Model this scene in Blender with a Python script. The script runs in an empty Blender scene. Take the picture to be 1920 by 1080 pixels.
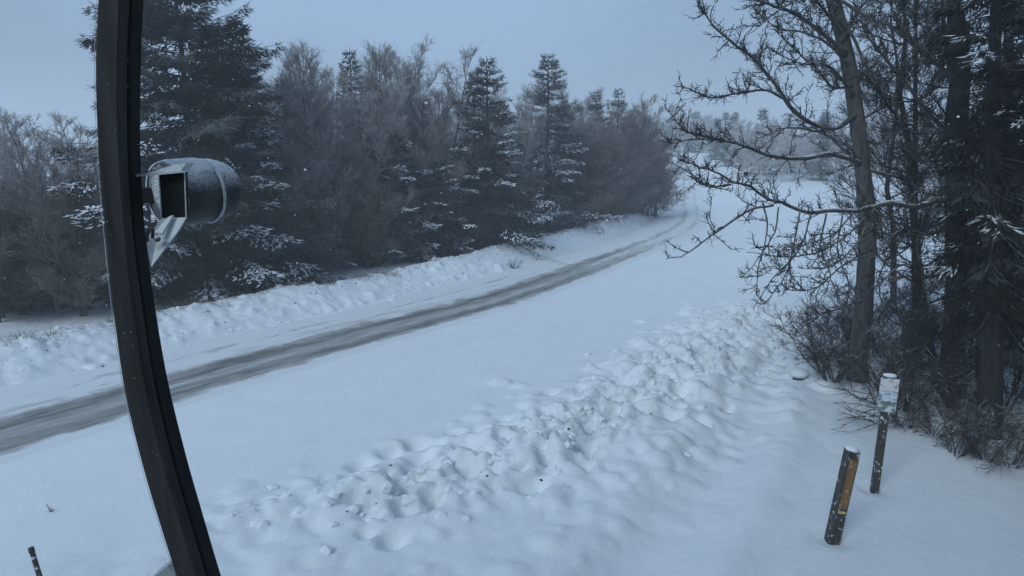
import bpy, math, random
import numpy as np
from mathutils import Vector

C = bpy.context.scene.collection
scene = bpy.context.scene

# ------------------------------------------------------------------ camera, sky, sun
H, PITCH, F = 5.0, math.radians(11.3), 1250.0
cam_d = bpy.data.cameras.new('camera')
cam_d.sensor_width = 36.0
cam_d.lens = 36.0 * F / 1920.0
cam_d.clip_start, cam_d.clip_end = 0.05, 4000.0
cam = bpy.data.objects.new('camera', cam_d); C.objects.link(cam)
cam.location = (0, 0, H); cam.rotation_euler = (math.pi / 2 - PITCH, 0, 0)
scene.camera = cam

SUN_EL, SUN_AZ = math.radians(38), math.radians(215)      # behind the camera, veiled by cloud
SKY_LOC = (4.2, 2.3, 0.8)
world = bpy.data.worlds.new('World'); scene.world = world; world.use_nodes = True
wt = world.node_tree; wt.nodes.clear()
def wn(t): return wt.nodes.new(t)
out = wn('ShaderNodeOutputWorld'); bg = wn('ShaderNodeBackground'); bg.inputs['Strength'].default_value = 0.092
sky = wn('ShaderNodeTexSky'); sky.sky_type = 'NISHITA'; sky.sun_disc = False
sky.sun_elevation = SUN_EL; sky.sun_rotation = SUN_AZ; sky.altitude = 600; sky.ozone_density = 2.0; sky.air_density = 1.0; sky.dust_density = 0.5
tc = wn('ShaderNodeTexCoord'); mp = wn('ShaderNodeMapping'); mp.inputs['Scale'].default_value = (1.0, 1.0, 2.2); mp.inputs['Location'].default_value = SKY_LOC
ns = wn('ShaderNodeTexNoise'); ns.inputs['Scale'].default_value = 1.6; ns.inputs['Detail'].default_value = 4; ns.inputs['Roughness'].default_value = 0.45
cr = wn('ShaderNodeValToRGB')
cr.color_ramp.elements[0].position = 0.33; cr.color_ramp.elements[0].color = (1.02, 1.48, 2.16, 1)
cr.color_ramp.elements[1].position = 0.60; cr.color_ramp.elements[1].color = (1.74, 2.55, 3.76, 1)
mx = wn('ShaderNodeMix'); mx.data_type = 'RGBA'; mx.inputs[0].default_value = 0.90
wt.links.new(tc.outputs['Generated'], mp.inputs[0]); wt.links.new(mp.outputs[0], ns.inputs['Vector'])
wt.links.new(ns.outputs[0], cr.inputs[0])
wt.links.new(sky.outputs[0], mx.inputs[6]); wt.links.new(cr.outputs[0], mx.inputs[7])
wt.links.new(mx.outputs[2], bg.inputs['Color']); wt.links.new(bg.outputs[0], out.inputs[0])

sd = bpy.data.lights.new('sun', 'SUN'); sd.energy = 0.80; sd.angle = math.radians(25); sd.color = (0.80, 0.94, 1.0)
sun = bpy.data.objects.new('sun', sd); C.objects.link(sun)
sdir = Vector((math.sin(SUN_AZ) * math.cos(SUN_EL), math.cos(SUN_AZ) * math.cos(SUN_EL), math.sin(SUN_EL)))
sun.rotation_euler = sdir.to_track_quat('Z', 'Y').to_euler()
vs = scene.view_settings
vs.view_transform = 'Standard'; vs.look = 'None'; vs.exposure = 0.96; vs.gamma = 1.0; vs.use_curve_mapping = False
scene.cycles.volume_bounces = 2
scene.cycles.max_bounces = 8
scene.cycles.diffuse_bounces = 4

HAZE_DENSITY = 0.0034

# ------------------------------------------------------------------ helpers
def ray(px, py):
    u = (px - 960) / F; v = (540 - py) / F
    return np.array([u, math.cos(PITCH) + v * math.sin(PITCH), -math.sin(PITCH) + v * math.cos(PITCH)])
def G(px, py, z=0.0):
    r = ray(px, py); t = (z - H) / r[2]
    return np.array([r[0] * t, r[1] * t, z])
def at(px, py, Y):
    r = ray(px, py); t = Y / r[1]
    return np.array([r[0] * t, Y, H + r[2] * t])

class Acc:
    def __init__(self): self.v, self.f, self.n, self.a = [], [], 0, []
    def add(self, V, Fc):
        V = np.asarray(V, dtype=np.float64).reshape(-1, 3); Fc = np.asarray(Fc, dtype=np.int64).reshape(-1, 3)
        self.v.append(V); self.f.append(Fc + self.n); self.n += len(V)
    def mesh(self, name, mat, smooth=False, attrs=None):
        V = np.concatenate(self.v) if self.v else np.zeros((0, 3)); Fc = np.concatenate(self.f) if self.f else np.zeros((0, 3), int)
        return tri_mesh(name, V, Fc, mat, smooth, attrs)
    def build(self, name, mat, parent=None, smooth=False, attrs=None):
        return link(name, self.mesh(name, mat, smooth, attrs), parent)
def tri_mesh(name, V, Fc, mat, smooth=False, attrs=None):
    me = bpy.data.meshes.new(name)
    nv, nf = len(V), len(Fc)
    me.vertices.add(nv); me.vertices.foreach_set('co', np.ascontiguousarray(V, dtype=np.float32).ravel())
    me.loops.add(nf * 3); me.loops.foreach_set('vertex_index', np.ascontiguousarray(Fc, dtype=np.int32).ravel())
    me.polygons.add(nf); me.polygons.foreach_set('loop_start', np.arange(0, nf * 3, 3, dtype=np.int32))
    me.update(calc_edges=True)
    me.polygons.foreach_set('use_smooth', np.full(nf, smooth, dtype=bool))
    for k, a in (attrs or {}).items():
        at_ = me.attributes.new(k, 'FLOAT', 'POINT'); at_.data.foreach_set('value', np.ascontiguousarray(a, dtype=np.float32))
    me.materials.append(mat)
    return me
def link(name, me, parent=None):
    o = bpy.data.objects.new(name, me); C.objects.link(o)
    if parent is not None: o.parent = parent
    return o
def tag(o, label=None, cat=None, group=None, kind=None):
    if label: o['label'] = label
    if cat: o['category'] = cat
    if group: o['group'] = group
    if kind: o['kind'] = kind
    return o
def thing(name, loc, label, cat, group=None):
    o = bpy.data.objects.new(name, None); C.objects.link(o); o.location = loc
    o.empty_display_size = 0.2
    return tag(o, label, cat, group)
def dup(root, loc, rz=0.0, s=(1, 1, 1), tilt=(0, 0), label=None, group=None):
    r = root.copy(); C.objects.link(r); r.location = loc; r.rotation_euler = (tilt[0], tilt[1], rz); r.scale = s
    if label: r['label'] = label
    if group: r['group'] = group
    for ch in list(root.children):
        c = ch.copy(); C.objects.link(c); c.parent = r
        for g in list(ch.children):
            d = g.copy(); C.objects.link(d); d.parent = c
    return r

def norm(a):
    return a / np.maximum(np.linalg.norm(a, axis=-1, keepdims=True), 1e-9)
def frames(D):
    ref = np.where(np.abs(D[:, 2:3]) > 0.9, np.array([[1.0, 0, 0]]), np.array([[0, 0, 1.0]]))
    U = norm(np.cross(D, ref)); W = np.cross(D, U)
    return U, W
def tube(acc, pts, rad, sides=6, jitter=0.0, rng=None):
    P = np.asarray(pts, float); n = len(P); R = np.broadcast_to(np.asarray(rad, float), (n,)).copy()
    T = np.gradient(P, axis=0) if n > 2 else np.repeat(P[1:2] - P[0:1], 2, 0)
    T = norm(T); U, W = frames(T)
    for i in range(1, n):                       # keep frames continuous
        u = U[i - 1] - T[i] * np.dot(U[i - 1], T[i]); l = np.linalg.norm(u)
        if l > 1e-6: U[i] = u / l; W[i] = np.cross(T[i], U[i])
    a = np.arange(sides) * 2 * math.pi / sides
    RR = R[:, None] * np.ones((1, sides))
    if jitter and rng is not None: RR = RR * (1 + rng.normal(0, jitter, RR.shape))
    V = P[:, None, :] + RR[..., None] * (np.cos(a)[None, :, None] * U[:, None, :] + np.sin(a)[None, :, None] * W[:, None, :])
    V = V.reshape(-1, 3)
    i = np.arange(n - 1)[:, None] * sides; j = np.arange(sides)[None, :]; j2 = (j + 1) % sides
    q = np.stack([i + j, i + j2, i + sides + j2, i + j, i + sides + j2, i + sides + j], -1).reshape(-1, 3)
    cap = []
    V = np.concatenate([V, P[:1], P[-1:]])
    c0, c1 = n * sides, n * sides + 1
    for k in range(sides):
        k2 = (k + 1) % sides
        cap.append((c0, k2, k)); cap.append((c1, (n - 1) * sides + k, (n - 1) * sides + k2))
    acc.add(V, np.concatenate([q, np.array(cap)]))
def spikes(acc, P, D, L, R):
    """slender three sided needles, all at once"""
    P = np.asarray(P, float); D = norm(np.asarray(D, float)); n = len(P)
    if n == 0: return
    L = np.broadcast_to(L, (n,)); R = np.broadcast_to(R, (n,))
    U, W = frames(D)
    V = np.empty((n, 4, 3))
    for k in range(3):
        a = k * 2.0944
        V[:, k] = P + R[:, None] * (math.cos(a) * U + math.sin(a) * W)
    V[:, 3] = P + D * L[:, None]
    i = np.arange(n)[:, None] * 4
    f = np.stack([np.concatenate([i + a, i + b, i + 3], 1) for a, b in ((0, 1), (1, 2), (2, 0))], 1)
    acc.add(V.reshape(-1, 3), f.reshape(-1, 3))
def sprigs(acc, P, D, L, R):
    """needle sprays: slim blades folded along the middle, widest a third of the way out"""
    P = np.asarray(P, float); D = norm(np.asarray(D, float)); n = len(P)
    if n == 0: return
    L = np.broadcast_to(L, (n,)); R = np.broadcast_to(R, (n,))[:, None]
    U, W = frames(D); M = P + D * (L * 0.38)[:, None]; W = np.where(W[:, 2:3] > 0, -W, W)
    V = np.stack([P, M + U * R * 1.1 + W * R * 0.75, P + D * L[:, None], M - U * R * 1.1 + W * R * 0.75], 1)
    i = np.arange(n)[:, None] * 4
    f = np.stack([np.concatenate([i + a, i + b, i + c], 1) for a, b, c in ((0, 1, 2), (0, 2, 3))], 1)
    acc.add(V.reshape(-1, 3), f.reshape(-1, 3))
def smooth_line(pts, n):
    P = np.asarray(pts, float); k = len(P)
    t = np.linspace(0, k - 1, n); o = np.zeros((n, P.shape[1]))
    Q = np.concatenate([2 * P[:1] - P[1:2], P, 2 * P[-1:] - P[-2:-1]])
    for m, tt in enumerate(t):
        i = min(int(tt), k - 2); f = tt - i
        p0, p1, p2, p3 = Q[i], Q[i + 1], Q[i + 2], Q[i + 3]
        o[m] = 0.5 * (2 * p1 + (p2 - p0) * f + (2 * p0 - 5 * p1 + 4 * p2 - p3) * f * f + (3 * p1 - p0 - 3 * p2 + p3) * f ** 3)
    return o
def box(acc, c, s, R=None, bev=0.0):
    """box with chamfered edges; R is a 3x3 rotation"""
    hx, hy, hz = np.asarray(s) / 2.0; b = min(bev, hx * .45, hy * .45, hz * .45)
    import bmesh
    bm = bmesh.new(); bmesh.ops.create_cube(bm, size=1.0)
    for v in bm.verts: v.co = Vector((v.co.x * 2 * hx, v.co.y * 2 * hy, v.co.z * 2 * hz))
    if b > 0: bmesh.ops.bevel(bm, geom=bm.edges[:], offset=b, segments=2, affect='EDGES', profile=0.6)
    bmesh.ops.triangulate(bm, faces=bm.faces[:])
    V = np.array([v.co[:] for v in bm.verts]); bm.verts.index_update()
    Fc = np.array([[v.index for v in f.verts] for f in bm.faces]); bm.free()
    if R is not None: V = V @ np.asarray(R).T
    acc.add(V + np.asarray(c), Fc)
def vnoise(x, y, seed=0):
    """smooth value noise on arrays"""
    xi = np.floor(x).astype(np.int64); yi = np.floor(y).astype(np.int64); fx = x - xi; fy = y - yi
    fx = fx * fx * (3 - 2 * fx); fy = fy * fy * (3 - 2 * fy)
    def h(a, b):
        n = (a * 374761393 + b * 668265263 + seed * 974634541) & 0x7fffffff
        n = ((n ^ (n >> 13)) * 1274126177) & 0x7fffffff
        n = n ^ (n >> 16)
        return (n & 0xffff) / 65535.0
    return (h(xi, yi) * (1 - fx) + h(xi + 1, yi) * fx) * (1 - fy) + (h(xi, yi + 1) * (1 - fx) + h(xi + 1, yi + 1) * fx) * fy
def fbm(x, y, o=4, seed=0):
    s = 0; a = 1; t = 0
    for k in range(o):
        s = s + a * vnoise(x * 2 ** k + 17.3 * k, y * 2 ** k - 9.1 * k, seed + k); t += a; a *= 0.5
    return s / t - 0.5
def sstep(a, b, x):
    t = np.clip((x - a) / (b - a), 0, 1); return t * t * (3 - 2 * t)
ROCK = {}
def blob(rng, rough=0.25, sub=2):
    import bmesh
    bm = bmesh.new(); bmesh.ops.create_icosphere(bm, subdivisions=sub, radius=1.0)
    V = np.array([v.co[:] for v in bm.verts]); bm.verts.index_update()
    Fc = np.array([[v.index for v in f.verts] for f in bm.faces]); bm.free()
    k = rng.normal(0, 1, (5, 3)); ph = rng.uniform(0, 6, 5)
    d = sum(np.sin(V @ k[i] * 2.2 + ph[i]) for i in range(5)) / 5
    return V * (1 + rough * d)[:, None], Fc

# ------------------------------------------------------------------ materials
def mat(name):
    m = bpy.data.materials.new(name); m.use_nodes = True
    nt = m.node_tree; b = nt.nodes['Principled BSDF']
    return m, nt, b
def N(nt, t, **kw):
    n = nt.nodes.new(t)
    for k, v in kw.items(): n.inputs[k].default_value = v
    return n
def ramp(nt, src, stops):
    r = nt.nodes.new('ShaderNodeValToRGB'); nt.links.new(src, r.inputs[0])
    e = r.color_ramp.elements
    while len(e) < len(stops): e.new(0.5)
    for x, (p, c) in zip(e, stops): x.position = p; x.color = (*c, 1) if len(c) == 3 else c
    return r
def mixc(nt, fac, a, b):
    m = nt.nodes.new('ShaderNodeMix'); m.data_type = 'RGBA'
    for s, i in ((fac, 0), (a, 6), (b, 7)):
        if hasattr(s, 'is_output'): nt.links.new(s, m.inputs[i])
        else: m.inputs[i].default_value = s if i == 0 else (*s, 1)
    return m.outputs[2]
def mathn(nt, op, a, b=None, clamp=False):
    m = nt.nodes.new('ShaderNodeMath'); m.operation = op; m.use_clamp = clamp
    for s, i in ((a, 0), (b, 1)):
        if s is None: continue
        if hasattr(s, 'is_output'): nt.links.new(s, m.inputs[i])
        else: m.inputs[i].default_value = s
    return m.outputs[0]
def bump(nt, b, src, strength, dist):
    n = nt.nodes.new('ShaderNodeBump'); n.inputs['Strength'].default_value = strength; n.inputs['Distance'].default_value = dist
    nt.links.new(src, n.inputs['Height']); nt.links.new(n.outputs[0], b.inputs['Normal'])
def pos(nt): return nt.nodes.new('ShaderNodeNewGeometry').outputs['Position']
def noise(nt, scale, detail=4, rough=0.5, vec=None):
    n = N(nt, 'ShaderNodeTexNoise', Scale=scale, Detail=detail, Roughness=rough)
    nt.links.new(vec if vec is not None else pos(nt), n.inputs['Vector'])
    return n.outputs[0]

SNOW = (0.82, 0.85, 0.88)
def snow_material(name, dirt_attr=False):
    m, nt, b = mat(name)
    b.inputs['Roughness'].default_value = 0.75
    b.inputs['Specular IOR Level'].default_value = 0.25
    n1 = noise(nt, 1.3, 6); n2 = noise(nt, 45, 4, 0.6)
    base = ramp(nt, n1, [(0.3, (0.79, 0.82, 0.85)), (0.7, (0.84, 0.87, 0.90))]).outputs[0]
    if dirt_attr:
        a = nt.nodes.new('ShaderNodeAttribute'); a.attribute_name = 'dirt'
        f = mathn(nt, 'MULTIPLY', a.outputs['Fac'], ramp(nt, noise(nt, 9, 6, 0.62), [(0.38, (0, 0, 0)), (0.66, (1, 1, 1))]).outputs[0], True)
        base = mixc(nt, f, base, (0.31, 0.305, 0.30))
    nt.links.new(base, b.inputs['Base Color'])
    h = mathn(nt, 'ADD', mathn(nt, 'MULTIPLY', noise(nt, 5, 6, 0.6), 0.7), mathn(nt, 'MULTIPLY', n2, 0.35))
    bump(nt, b, h, 0.55, 0.05)
    return m
M_ground = snow_material('ground snow', True)
M_snow = snow_material('fresh snow')
def road_material():
    m, nt, b = mat('slushy road')
    u = nt.nodes.new('ShaderNodeAttribute'); u.attribute_name = 'across'
    s = nt.nodes.new('ShaderNodeAttribute'); s.attribute_name = 'along'
    cx = nt.nodes.new('ShaderNodeCombineXYZ'); nt.links.new(u.outputs['Fac'], cx.inputs[0])
    nt.links.new(mathn(nt, 'MULTIPLY', s.outputs['Fac'], 0.06), cx.inputs[1])
    streak = noise(nt, 3.0, 6, 0.6, cx.outputs[0]); fine = noise(nt, 14, 5, 0.65, cx.outputs[0]); grain = noise(nt, 30, 4, 0.7)
    wob = mathn(nt, 'MULTIPLY', mathn(nt, 'SUBTRACT', noise(nt, 1.1, 5, 0.6), 0.5), 0.9)
    ww = mathn(nt, 'ADD', u.outputs['Fac'], wob)
    # bare share across the road: the worn lane (0..1.8 m), then a thin scrape in the snowed-up lane
    lane = ramp(nt, mathn(nt, 'DIVIDE', ww, 4.6), [(0.0, (0.0,) * 3), (0.05, (0.62,) * 3), (0.10, (0.85,) * 3), (0.17, (0.50,) * 3), (0.26, (0.52,) * 3), (0.325, (1.0,) * 3), (0.37, (0.75,) * 3), (0.44, (0.02,) * 3), (0.60, (0.0,) * 3), (0.63, (0.28,) * 3), (0.66, (0.0,) * 3)])
    brk = ramp(nt, noise(nt, 0.35, 3, 0.6), [(0.45, (0,) * 3), (0.6, (1,) * 3)]).outputs[0]
    second = mathn(nt, 'MULTIPLY', mathn(nt, 'GREATER_THAN', ww, 2.5), mathn(nt, 'SUBTRACT', 1.0, brk))
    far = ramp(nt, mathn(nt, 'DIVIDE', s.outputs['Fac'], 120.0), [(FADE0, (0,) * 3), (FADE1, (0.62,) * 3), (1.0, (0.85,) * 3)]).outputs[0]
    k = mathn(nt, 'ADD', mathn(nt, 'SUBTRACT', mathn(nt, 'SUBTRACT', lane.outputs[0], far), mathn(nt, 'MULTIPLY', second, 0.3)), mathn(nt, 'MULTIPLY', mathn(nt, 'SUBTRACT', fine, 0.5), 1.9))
    k = mathn(nt, 'ADD', k, mathn(nt, 'MULTIPLY', mathn(nt, 'SUBTRACT', streak, 0.5), 1.3))
    k = mathn(nt, 'MULTIPLY', k, mathn(nt, 'GREATER_THAN', lane.outputs[0], 0.004))
    wet = ramp(nt, k, [(0.0, SNOW), (0.25, (0.55, 0.55, 0.55)), (0.55, (0.38, 0.375, 0.37)), (1.0, (0.15, 0.148, 0.146))])
    nt.links.new(mixc(nt, mathn(nt, 'MULTIPLY', grain, 0.25), wet.outputs[0], (0.34, 0.33, 0.32)), b.inputs['Base Color'])
    nt.links.new(ramp(nt, k, [(0.2, (0.8,) * 3), (0.9, (0.42,) * 3)]).outputs[0], b.inputs['Roughness'])
    b.inputs['Specular IOR Level'].default_value = 0.35
    bump(nt, b, mathn(nt, 'ADD', fine, grain), 0.5, 0.03)
    return m
def bark_material(name, c0, c1, frost=0.0, scale=14, rough=0.85):
    m, nt, b = mat(name); b.inputs['Roughness'].default_value = rough; b.inputs['Specular IOR Level'].default_value = 0.2
    tcn = nt.nodes.new('ShaderNodeTexCoord'); mpn = nt.nodes.new('ShaderNodeMapping'); mpn.inputs['Scale'].default_value = (1, 1, 0.25)
    nt.links.new(tcn.outputs['Object'], mpn.inputs[0])
    n1 = noise(nt, scale, 6, 0.65, mpn.outputs[0])
    col = ramp(nt, n1, [(0.32, c0), (0.7, c1)]).outputs[0]
    if frost:
        g = nt.nodes.new('ShaderNodeNewGeometry'); sp = nt.nodes.new('ShaderNodeSeparateXYZ'); nt.links.new(g.outputs['Normal'], sp.inputs[0])
        up = ramp(nt, sp.outputs[2], [(0.25, (0,) * 3), (0.85, (1,) * 3)]).outputs[0]
        pt = ramp(nt, noise(nt, 2.2, 4), [(0.42, (0,) * 3), (0.62, (1,) * 3)]).outputs[0]
        col = mixc(nt, mathn(nt, 'MULTIPLY', mathn(nt, 'MULTIPLY', up, pt), frost), col, SNOW)
    nt.links.new(col, b.inputs['Base Color'])
    bump(nt, b, n1, 0.7, 0.02)
    return m
M_bark = bark_material('grey bark', (0.045, 0.043, 0.042), (0.14, 0.135, 0.13), 0.35)
M_barkdark = bark_material('dark bark', (0.018, 0.017, 0.016), (0.06, 0.056, 0.052), 0.25)
M_twig = bark_material('twig bark', (0.022, 0.020, 0.019), (0.055, 0.050, 0.048), 0.35, 5)
M_far = bark_material('frosted haze-paled far twigs', (0.28, 0.262, 0.255), (0.44, 0.42, 0.41), 0.6, 0.4)  # base colour paled to stand in for distance haze, frost on top
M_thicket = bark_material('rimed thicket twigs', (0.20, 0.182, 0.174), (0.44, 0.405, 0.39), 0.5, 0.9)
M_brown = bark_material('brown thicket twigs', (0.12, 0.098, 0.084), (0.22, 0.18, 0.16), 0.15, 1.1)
M_stem = bark_material('shrub stems', (0.030, 0.026, 0.023), (0.075, 0.066, 0.060), 0.6, 6)
def needle_material(name, c0, c1, frost):
    m, nt, b = mat(name); b.inputs['Roughness'].default_value = 0.8; b.inputs['Specular IOR Level'].default_value = 0.05
    tcn = nt.nodes.new('ShaderNodeTexCoord')
    n1 = noise(nt, 1.3, 5, 0.6, tcn.outputs['Object'])
    col = ramp(nt, n1, [(0.3, c0), (0.72, c1)]).outputs[0]
    fr = nt.nodes.new('ShaderNodeAttribute'); fr.attribute_name = 'frost'
    pt = ramp(nt, noise(nt, 30, 3, 0.6, tcn.outputs['Object']), [(0.35, (0.3,) * 3), (0.66, (1,) * 3)]).outputs[0]
    col = mixc(nt, mathn(nt, 'MULTIPLY', mathn(nt, 'MULTIPLY', fr.outputs['Fac'], pt), frost), col, (0.55, 0.57, 0.58))
    nt.links.new(col, b.inputs['Base Color'])
    return m
M_needle = needle_material('spruce needles', (0.010, 0.011, 0.0078), (0.026, 0.027, 0.020), 0.34)
M_needledark = needle_material('dark spruce needles', (0.009, 0.0095, 0.0065), (0.024, 0.0245, 0.016), 0.16)
def plain(name, col, rough=0.6, var=0.25, scale=20, metallic=0.0, spec=0.4, bumpy=0.3, stretch=(1, 1, 1), rime=None):
    m, nt, b = mat(name); b.inputs['Roughness'].default_value = rough; b.inputs['Metallic'].default_value = metallic
    b.inputs['Specular IOR Level'].default_value = spec
    tcn = nt.nodes.new('ShaderNodeTexCoord'); mpn = nt.nodes.new('ShaderNodeMapping'); mpn.inputs['Scale'].default_value = stretch
    nt.links.new(tcn.outputs['Object'], mpn.inputs[0])
    n1 = noise(nt, scale, 6, 0.62, mpn.outputs[0])
    lo = tuple(c * (1 - var) for c in col); hi = tuple(min(1, c * (1 + var)) for c in col)
    c_ = ramp(nt, n1, [(0.3, lo), (0.7, hi)]).outputs[0]
    if rime:
        n3 = noise(nt, rime[0], 5, 0.65, tcn.outputs['Object'])
        f_ = ramp(nt, n3, [(rime[1], (0,) * 3), (rime[1] + .07, (rime[2],) * 3)]).outputs[0]
        if len(rime) > 3:                        # frost that settles on what faces up
            g = nt.nodes.new('ShaderNodeNewGeometry'); sp = nt.nodes.new('ShaderNodeSeparateXYZ'); nt.links.new(g.outputs['Normal'], sp.inputs[0])
            f_ = mathn(nt, 'MULTIPLY', f_, ramp(nt, sp.outputs[2], [(0.08, (.06,) * 3), (0.62, (1,) * 3)]).outputs[0])
        c_ = mixc(nt, f_, c_, SNOW)
    nt.links.new(c_, b.inputs['Base Color'])
    if bumpy: bump(nt, b, n1, bumpy, 0.004)
    return m

# ------------------------------------------------------------------ the lie of the land
EDGE = np.array([G(*p) for p in ((-700, 1120), (-300, 957), (0, 853), (330, 752), (700, 642), (1000, 556), (1200, 478), (1280, 442))] + [(14.2, 50, 0), (17.6, 62, 0), (21.5, 78, 0), (26.5, 98, 0), (36, 136, 0), (60, 200, 0)])[:, :2]
EDGE_S = smooth_line(EDGE, 500)
seg = np.linalg.norm(np.diff(EDGE_S, axis=0), axis=1); ALONG = np.concatenate([[0], np.cumsum(seg)])
TAN = norm(np.gradient(EDGE_S, axis=0)); NOR = np.stack([-TAN[:, 1], TAN[:, 0]], 1)     # towards the far side
def road_d(x, y):
    sh = x.shape; x = x.ravel(); y = y.ravel(); d = np.empty(len(x)); s = np.empty(len(x))
    for a in range(0, len(x), 20000):
        p = np.stack([x[a:a + 20000], y[a:a + 20000]], 1)
        D = ((p[:, None, :] - EDGE_S[None, ::3]) ** 2).sum(-1); i = D.argmin(1) * 3
        i0 = np.clip(i - 2, 0, 499); best = None
        for k in range(5):
            j = np.clip(i0 + k, 0, 499); dd = ((p - EDGE_S[j]) ** 2).sum(1)
            if best is None: best, bj = dd, j
            else:
                m = dd < best; best = np.where(m, dd, best); bj = np.where(m, j, bj)
        r = p - EDGE_S[bj]
        d[a:a + 20000] = (r * NOR[bj]).sum(1); s[a:a + 20000] = ALONG[bj] + (r * TAN[bj]).sum(1)
    return d.reshape(sh), s.reshape(sh)
RIDGE = np.array([G(*p) for p in ((380, 985), (560, 945), (760, 915), (960, 850), (1120, 790), (1260, 700), (1370, 640), (1450, 590))])[:, :2]
RIDGE_S = smooth_line(RIDGE, 120)
rt = norm(np.gradient(RIDGE_S, axis=0)); RN = np.stack([-rt[:, 1], rt[:, 0]], 1)
rngL = np.random.default_rng(5)
def ridge_d(x, y):
    sh = x.shape; p = np.stack([x.ravel(), y.ravel()], 1); d = np.empty(len(p)); q = np.empty(len(p)); w = np.empty(len(p))
    for a in range(0, len(p), 20000):
        pp = p[a:a + 20000]; D = ((pp[:, None] - RIDGE_S[None]) ** 2).sum(-1); i = D.argmin(1)
        d[a:a + 20000] = ((pp - RIDGE_S[i]) * RN[i]).sum(1); q[a:a + 20000] = np.sqrt(D.min(1)); w[a:a + 20000] = i / 119.0
    return d.reshape(sh), q.reshape(sh), w.reshape(sh)
def hill(x, y):
    t = np.maximum(0, y - 62 + 0.15 * np.maximum(0, -x))
    z = 0.105 * t * t / (t + 20)
    return 6.3 * np.tanh(z / 6.3)
def bank_profile(d, s):
    w = fbm(s * 0.25, s * 0, 3, 3) * 0.9
    c = 5.5 + w
    hgt = 0.62 + 0.35 * fbm(s * 0.45, s * 0 + 3, 3, 8)
    up = sstep(c - 2.0 , c - 0.05, d); dn = 1 - sstep(c + 0.1, c + 1.5, d)
    return hgt * (up * dn + 0.35 * up * (1 - dn))
def bumps_field(x, y, centres, radii, heights):
    z = np.zeros_like(x)
    xs = x[0, :]; ys = y[:, 0]
    for (cx, cy), r, h in zip(centres, radii, heights):
        i0, i1 = np.searchsorted(xs, (cx - r, cx + r)); j0, j1 = np.searchsorted(ys, (cy - r, cy + r))
        if i1 <= i0 or j1 <= j0: continue
        X = WX[j0:j1, i0:i1]; Y = WY[j0:j1, i0:i1]
        q = 1 - ((X - cx) ** 2 + (Y - cy) ** 2) / r ** 2
        v = h * np.clip(q, 0, 1) ** (0.45 + 0.8 * ((cx * 7.13) % 1.0)) if h > 0 else h * np.clip(q, 0, 1) ** 1.5
        sub = z[j0:j1, i0:i1]
        z[j0:j1, i0:i1] = np.maximum(sub, v) if h > 0 else sub + v
    return z
def axis(lo, hi, a, b, fine, grow=1.09):
    v = list(np.arange(a, b, fine)); s = fine; x = b
    while x < hi: v.append(x); s *= grow; x += s
    v.append(hi); s = fine; x = a - fine; w = []
    while x > lo: w.append(x); s *= grow; x -= s
    w.append(lo)
    return np.array(sorted(set(w + v)))
def height_base(x, y, coarse=False):
    d, s = road_d(x, y)
    z = hill(x, y) + 0.10 * fbm(x * 0.12, y * 0.12, 3, 1) * sstep(-1.5, -5, d) 
    z = z + bank_profile(d, s)
    # lane is cut down into the snow
    inl = sstep(-0.55, 0.05, d) * (1 - sstep(3.9, 4.3, d))
    return z, d, s, inl
def land(x, y):
    z, d, s, inl = height_base(x, y)
    rd, rq, rw = ridge_d(x, y)
    near = np.exp(-(rq / (0.45 + 1.1 * rw)) ** 2) * (0.4 + 0.6 * sstep(0.0, 0.5, rw))
    below = sstep(0.3, -0.6, rd) * np.exp(-(np.minimum(rd, 0) / 3.6) ** 2)
    lump = fbm(x * 1.3, y * 1.3, 4, 21)
    mask = np.clip(near + 0.65 * below, 0, 1) * sstep(-0.8, -2.0, d) * sstep(1.0, 0.98, 0 * x + 0.5)
    z = z + near * (0.20 + 0.30 * lump) + below * (0.05 + 0.17 * fbm(x * 0.9, y * 0.9, 4, 31))
    cre = np.exp(-(fbm(x * 1.15, y * 1.15, 3, 91) / 0.035) ** 2) + 0.7 * np.exp(-(fbm(x * 2.3 + 7, y * 2.3, 3, 92) / 0.04) ** 2)
    z = z - cre * (0.13 * near + 0.025 * below) + near * (0.10 * fbm(x * 5, y * 5, 3, 93) + 0.05 * fbm(x * 11, y * 11, 2, 94)) + 0.02 * fbm(x * 0.9 + y * 0.5, y * 2.2 - x * 1.1, 3, 95) * sstep(-0.6, -1.2, d)
    z = z + near * 0.9 * (np.round(fbm(x * 1.7 + 3, y * 1.7, 3, 96) * 11) / 11 + 0.6 * np.round(fbm(x * 3.7, y * 3.7 + 5, 2, 97) * 8) / 8) * 0.38
    face = sstep(3.2, 3.9, d) * (1 - sstep(6.5, 8, d))
    z = z + face * (0.16 * fbm(x * 2.2, y * 2.2, 4, 41) + 0.10 * fbm(x * 5, y * 5, 3, 43))
    # trodden path on the right
    pth = smooth_line(np.array([G(1180, 1090), G(1300, 930), G(1400, 780), G(1440, 660), G(1460, 580)])[:, :2], 60)
    D = np.full(x.shape, 1e9)
    for p in pth: D = np.minimum(D, (x - p[0]) ** 2 + (y - p[1]) ** 2)
    z = z - 0.12 * np.exp(-D / 0.22) + 0.06 * np.exp(-(np.sqrt(D) - 0.9) ** 2 / 0.1)
    return z, d, s, inl, mask, face, near, below

gx = axis(-900, 900, -13.5, 13.5, 0.07); gy = axis(-300, 1000, 5.5, 27, 0.066, 1.07)
GX, GY = np.meshgrid(gx, gy)
Z, Dd, Ss, INL, MASK, FACE, NEAR, BELOW = land(GX, GY)
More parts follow.
